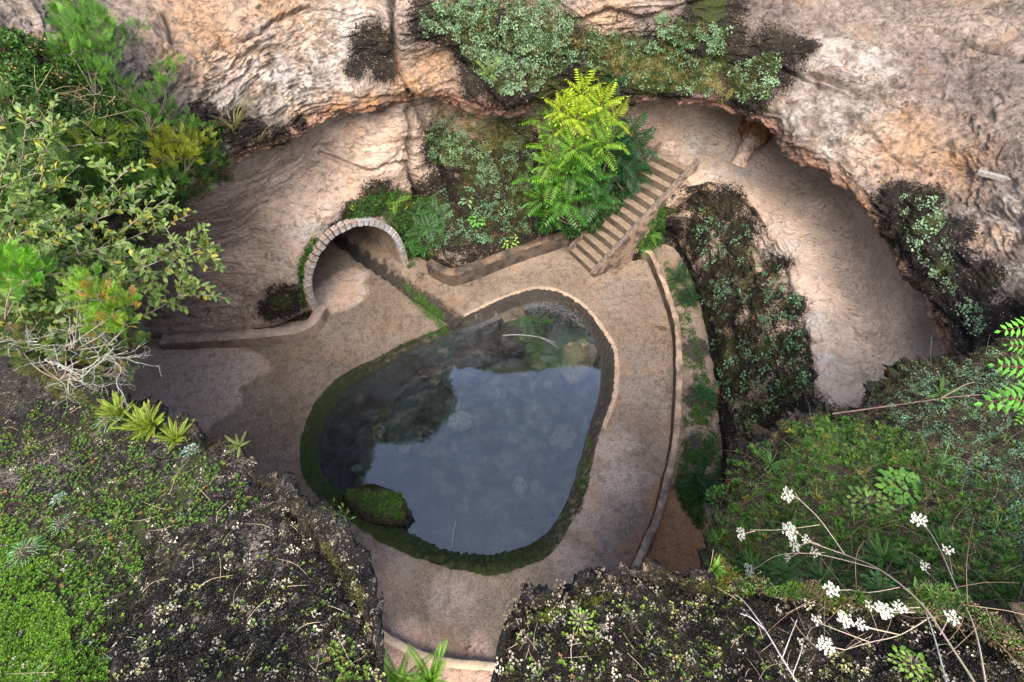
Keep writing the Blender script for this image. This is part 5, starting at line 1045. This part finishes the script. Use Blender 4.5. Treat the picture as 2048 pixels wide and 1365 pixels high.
# umbel plants
PET = leaf_mat('petal', .25, .6); STK = plain_mat('umbel_stalk', (.34, .22, .20), (.24, .22, .12), 30, .7, .001)
def umbel_plant(label, stems, umb, seed, base):
    g = np.random.default_rng(seed); e = empty('umbel_plant', base, label, 'wildflower', 'tall white-flowered umbel plants leaning over the slope'); ps = [path([D(*q) for q in s_], 26) for s_, r in stems]; rs = [np.linspace(r, r * .6, 26) * .9 for s_, r in stems]; umb = [(a[0], a[1], a[2], a[3] * .8, a[4], *a[5:]) for a in umb]
    for (u, v, d, R_, nn, su, sv_, sd_, tilt) in umb:
        c = D(u, v, d); s0 = D(su, sv_, sd_); ax = np.array(tilt, float); ax /= np.linalg.norm(ax); ps.append(path([s0, lerp(s0, c, .6) - ax * .01, c - ax * R_ * .8], 12)); rs.append(np.linspace(.0016, .0009, 12))
        t1 = np.cross(ax, [.2, 1, .3]); t1 /= np.linalg.norm(t1); t2 = np.cross(ax, t1); V, Fq, Cc, off, ry = [], [], [], 0, []
        nn = int(nn * 1.5)
        for k in range(nn):
            a = k * 2.39996 + g.uniform(-.3, .3); r = R_ * math.sqrt((k + .3) / nn); q = c + (t1 * math.cos(a) + t2 * math.sin(a)) * r + ax * (R_ * .12 * g.uniform(-1, 1)); ry.append(np.array([c - ax * R_ * .8, lerp(c - ax * R_ * .8, q, .5) - ax * .002, q - ax * .003]))
            for j in range(12):
                b = j * 2.39996; rr_ = R_ * .115 * math.sqrt((j + .5) / 12); w_ = q + (t1 * math.cos(b) + t2 * math.sin(b)) * rr_ + ax * g.uniform(0, .002); V.append(leafq(w_, t1 * math.cos(b) + t2 * math.sin(b) + ax * .3, ax, R_ * .085, R_ * .085, .1)); Fq.append(np.array([[0, 1, 2, 3]]) + off); off += 4; Cc.append(np.tile(np.array([.80, .80, .76]) * g.uniform(.85, 1.05), (4, 1)))
        o = mesh('umbel', np.concatenate(V), np.concatenate(Fq), np.concatenate(Cc), mat=PET, smooth=False, parent=e, origin=c); ps += ry; rs += [np.full(3, .0005)] * len(ry)
    n_ = [(p, r) for p, r in zip(ps, rs)]; V, Fq, off = [], [], 0
    for p, r in n_: v_, f_2 = tubes([p], [r], 5); V.append(v_); Fq.append(f_2 + off); off += len(v_)
    mesh('stem', np.concatenate(V), np.concatenate(Fq), mat=STK, parent=e, origin=base)
S_, U_ = (-.9, -.1, .3), (0, .1, 1)
umbel_plant('long-stalked plant with white flower umbels leaning in from the bottom right corner across the slope',
  [([(1965,1390,1.25),(1900,1290,1.36),(1840,1205,1.48),(1760,1140,1.64),(1690,1110,1.8),(1620,1085,1.86)], .0034), ([(1690,1110,1.8),(1640,1040,1.86),(1600,1000,1.9),(1590,985,1.92)], .0018), ([(1760,1140,1.72),(1640,1110,1.8),(1560,1110,1.86),(1515,1135,1.9)], .0018), ([(1860,1235,1.44),(1800,1270,1.42),(1740,1285,1.41),(1690,1300,1.40)], .002),
   ([(1800,1175,1.56),(1740,1185,1.57),(1700,1180,1.58)], .0014), ([(1640,1050,1.85),(1560,1060,1.88),(1500,1060,1.9)], .0014)],
  [(1576,990,1.9,.036,16,1600,1000,1.9,S_),(1581,1062,1.86,.040,22,1620,1085,1.86,S_),(1482,1068,1.9,.030,14,1510,1062,1.9,S_),(1498,1140,1.9,.032,14,1515,1135,1.9,S_),(1590,1092,1.86,.03,12,1620,1085,1.86,S_),(1663,1180,1.58,.028,16,1700,1180,1.58,(-.4,0,1)),(1612,1078,1.84,.02,8,1640,1090,1.84,(-.5,0,1)),(1630,1105,1.84,.022,8,1650,1105,1.84,(-.3,0,1)),
   (1652,1292,1.40,.028,16,1690,1300,1.40,(-.6,0,.8)),(1690,1240,1.44,.028,16,1800,1270,1.42,U_),(1768,1222,1.44,.030,18,1830,1225,1.46,U_),(1722,1250,1.44,.022,12,1800,1270,1.42,U_),(1632,1240,1.46,.020,9,1740,1285,1.41,U_),(1905,1235,1.40,.026,14,1880,1270,1.38,U_),(1800,1215,1.46,.024,12,1840,1215,1.47,U_),(1740,1212,1.47,.020,9,1830,1225,1.46,U_),(1575,1115,1.88,.02,8,1600,1105,1.86,S_)], 621, D(1965, 1390, 1.35))
umbel_plant('umbel plant with one white head high on the right slope, small open heads below',
  [([(1975,1390,1.24),(1950,1260,1.38),(1910,1170,1.56),(1880,1100,1.76),(1850,1050,1.92)], .0026), ([(1930,1210,1.47),(1880,1170,1.6),(1860,1150,1.66)], .0013), ([(1905,1150,1.62),(1900,1120,1.72),(1896,1105,1.78)], .0013)],
  [(1838,1040,1.93,.034,16,1850,1050,1.92,(-.5,.1,.8)),(1896,1100,1.78,.026,9,1896,1105,1.79,U_),(1848,1132,1.68,.022,9,1860,1150,1.67,U_),(1852,1182,1.58,.024,9,1880,1170,1.6,U_)], 622, D(1975, 1390, 1.4))
# bare pale twigs, plank, floating sticks, litter
def stick(name, label, cat, pls, r, mat, origin):
    e_ = [path(p, 14) for p in pls]; rs = [np.linspace(r * (1 if i == 0 else .6), r * .4, 14) for i in range(len(pls))]; V, Fq = tubes(e_, rs, 6); return tag(mesh(name, V, Fq, mat=mat, origin=origin), label, cat)
PALE = plain_mat('bleached_wood', (.34, .31, .29), (.2, .18, .165), 40, .8, .002)
stick('bare_twig', 'bleached forked twig lying across the near right rock', 'twig', [[D(1600,1375,1.36),D(1560,1310,1.41),D(1530,1260,1.46),D(1490,1205,1.54),D(1470,1190,1.58)],[D(1565,1315,1.41),D(1580,1275,1.42),D(1594,1240,1.43)],[D(1530,1260,1.46),D(1500,1235,1.48),D(1480,1228,1.48)],[D(1585,1350,1.37),D(1600,1310,1.38),D(1605,1290,1.38)]], .0028, PALE, D(1600, 1375, 1.5))
stick('bare_twig', 'straight bleached twig near the bottom right, crossing the umbel stalk', 'twig', [[D(1895,1375,1.26),D(1870,1280,1.38),D(1845,1205,1.48)]], .0026, PALE, D(1895, 1375, 1.35))
stick('bare_twig', 'long thin dark twig lying over the black mossy rock above the right slope', 'twig', [[D(1665,828,3.8),D(1780,812,3.5),D(1900,795,3.2),D(1960,790,3.1)],[D(1880,798,3.25),D(1930,770,3.3),D(1950,765,3.3)]], .006, plain_mat('twig_bark', (.12, .07, .06), (.22, .15, .13), 30, .8, .002), D(1665, 828, 3.8))
def wp(u, v): return P(u, v, -.405)
stick('floating_twig', 'thin pale twig floating near the far pool wall', 'twig', [[wp(1005,671),wp(1040,670),wp(1080,675),wp(1110,686)],[wp(1080,675),wp(1100,685),wp(1115,695)]], .012, PALE, wp(1060, 672))
stick('floating_twig', 'short stick poking from the water at the near pool edge', 'twig', [[wp(903,1097),P(907,1070,-.38),P(911,1043,-.33)]], .014, PALE, wp(903, 1097))
pk, _ = cast(1985, 360); V, Fq = boxm(*[pk + np.array(q) for q in ((-.26, .10, 0), (.20, -.14, 0), (.23, -.06, 0), (-.22, .17, 0))], pk[2] + .02, pk[2] + .10)
bevel(tag(mesh('plank', V, Fq, mat=plain_mat('grey_wood', (.2, .18, .16), (.10, .09, .08), 30, .8, .005), smooth=False, origin=pk), 'small weathered plank lying on the upper right rock', 'plank'), .01)
pl_, _ = cast(1325, 660); tv, tf, ts = pinnate(.32, 7, .1, .03, 0, 5); c_ = np.tile([.02, .016, .012], (len(tv), 1)); a_ = 2.9; Rz = np.array([[math.cos(a_), -math.sin(a_), 0], [math.sin(a_), math.cos(a_), 0], [0, 0, .15]])
tag(mesh('fallen_leaf', tv @ Rz.T + pl_ + [0.15, 0, .02], tf, c_, mat=LEAF, smooth=False, origin=pl_), 'blackened fallen compound leaf on the terrace beside the right curb wall', 'leaf')
cover('leaf_litter', ROS, [[(1290,540),(1330,640),(1345,800),(1320,900),(1300,700)], [(1000,560),(1150,520),(1160,570),(1080,570)], [(760,640),(860,640),(700,720),(600,800),(560,760)]], [110, 90, 60], (.015, .01, .007), (.09, .05, .025), (.012, .03), 640, .4, 30, GLAUC)
cover('leaf_litter', ROS, [[(880,1140),(1240,900),(1300,1000),(1240,1130),(1050,1280),(760,1200)], [(1230,600),(1330,700),(1330,900),(1240,880)]], [130, 90], (.015, .01, .007), (.10, .08, .05), (.01, .022), 645, .3, 30, GLAUC)
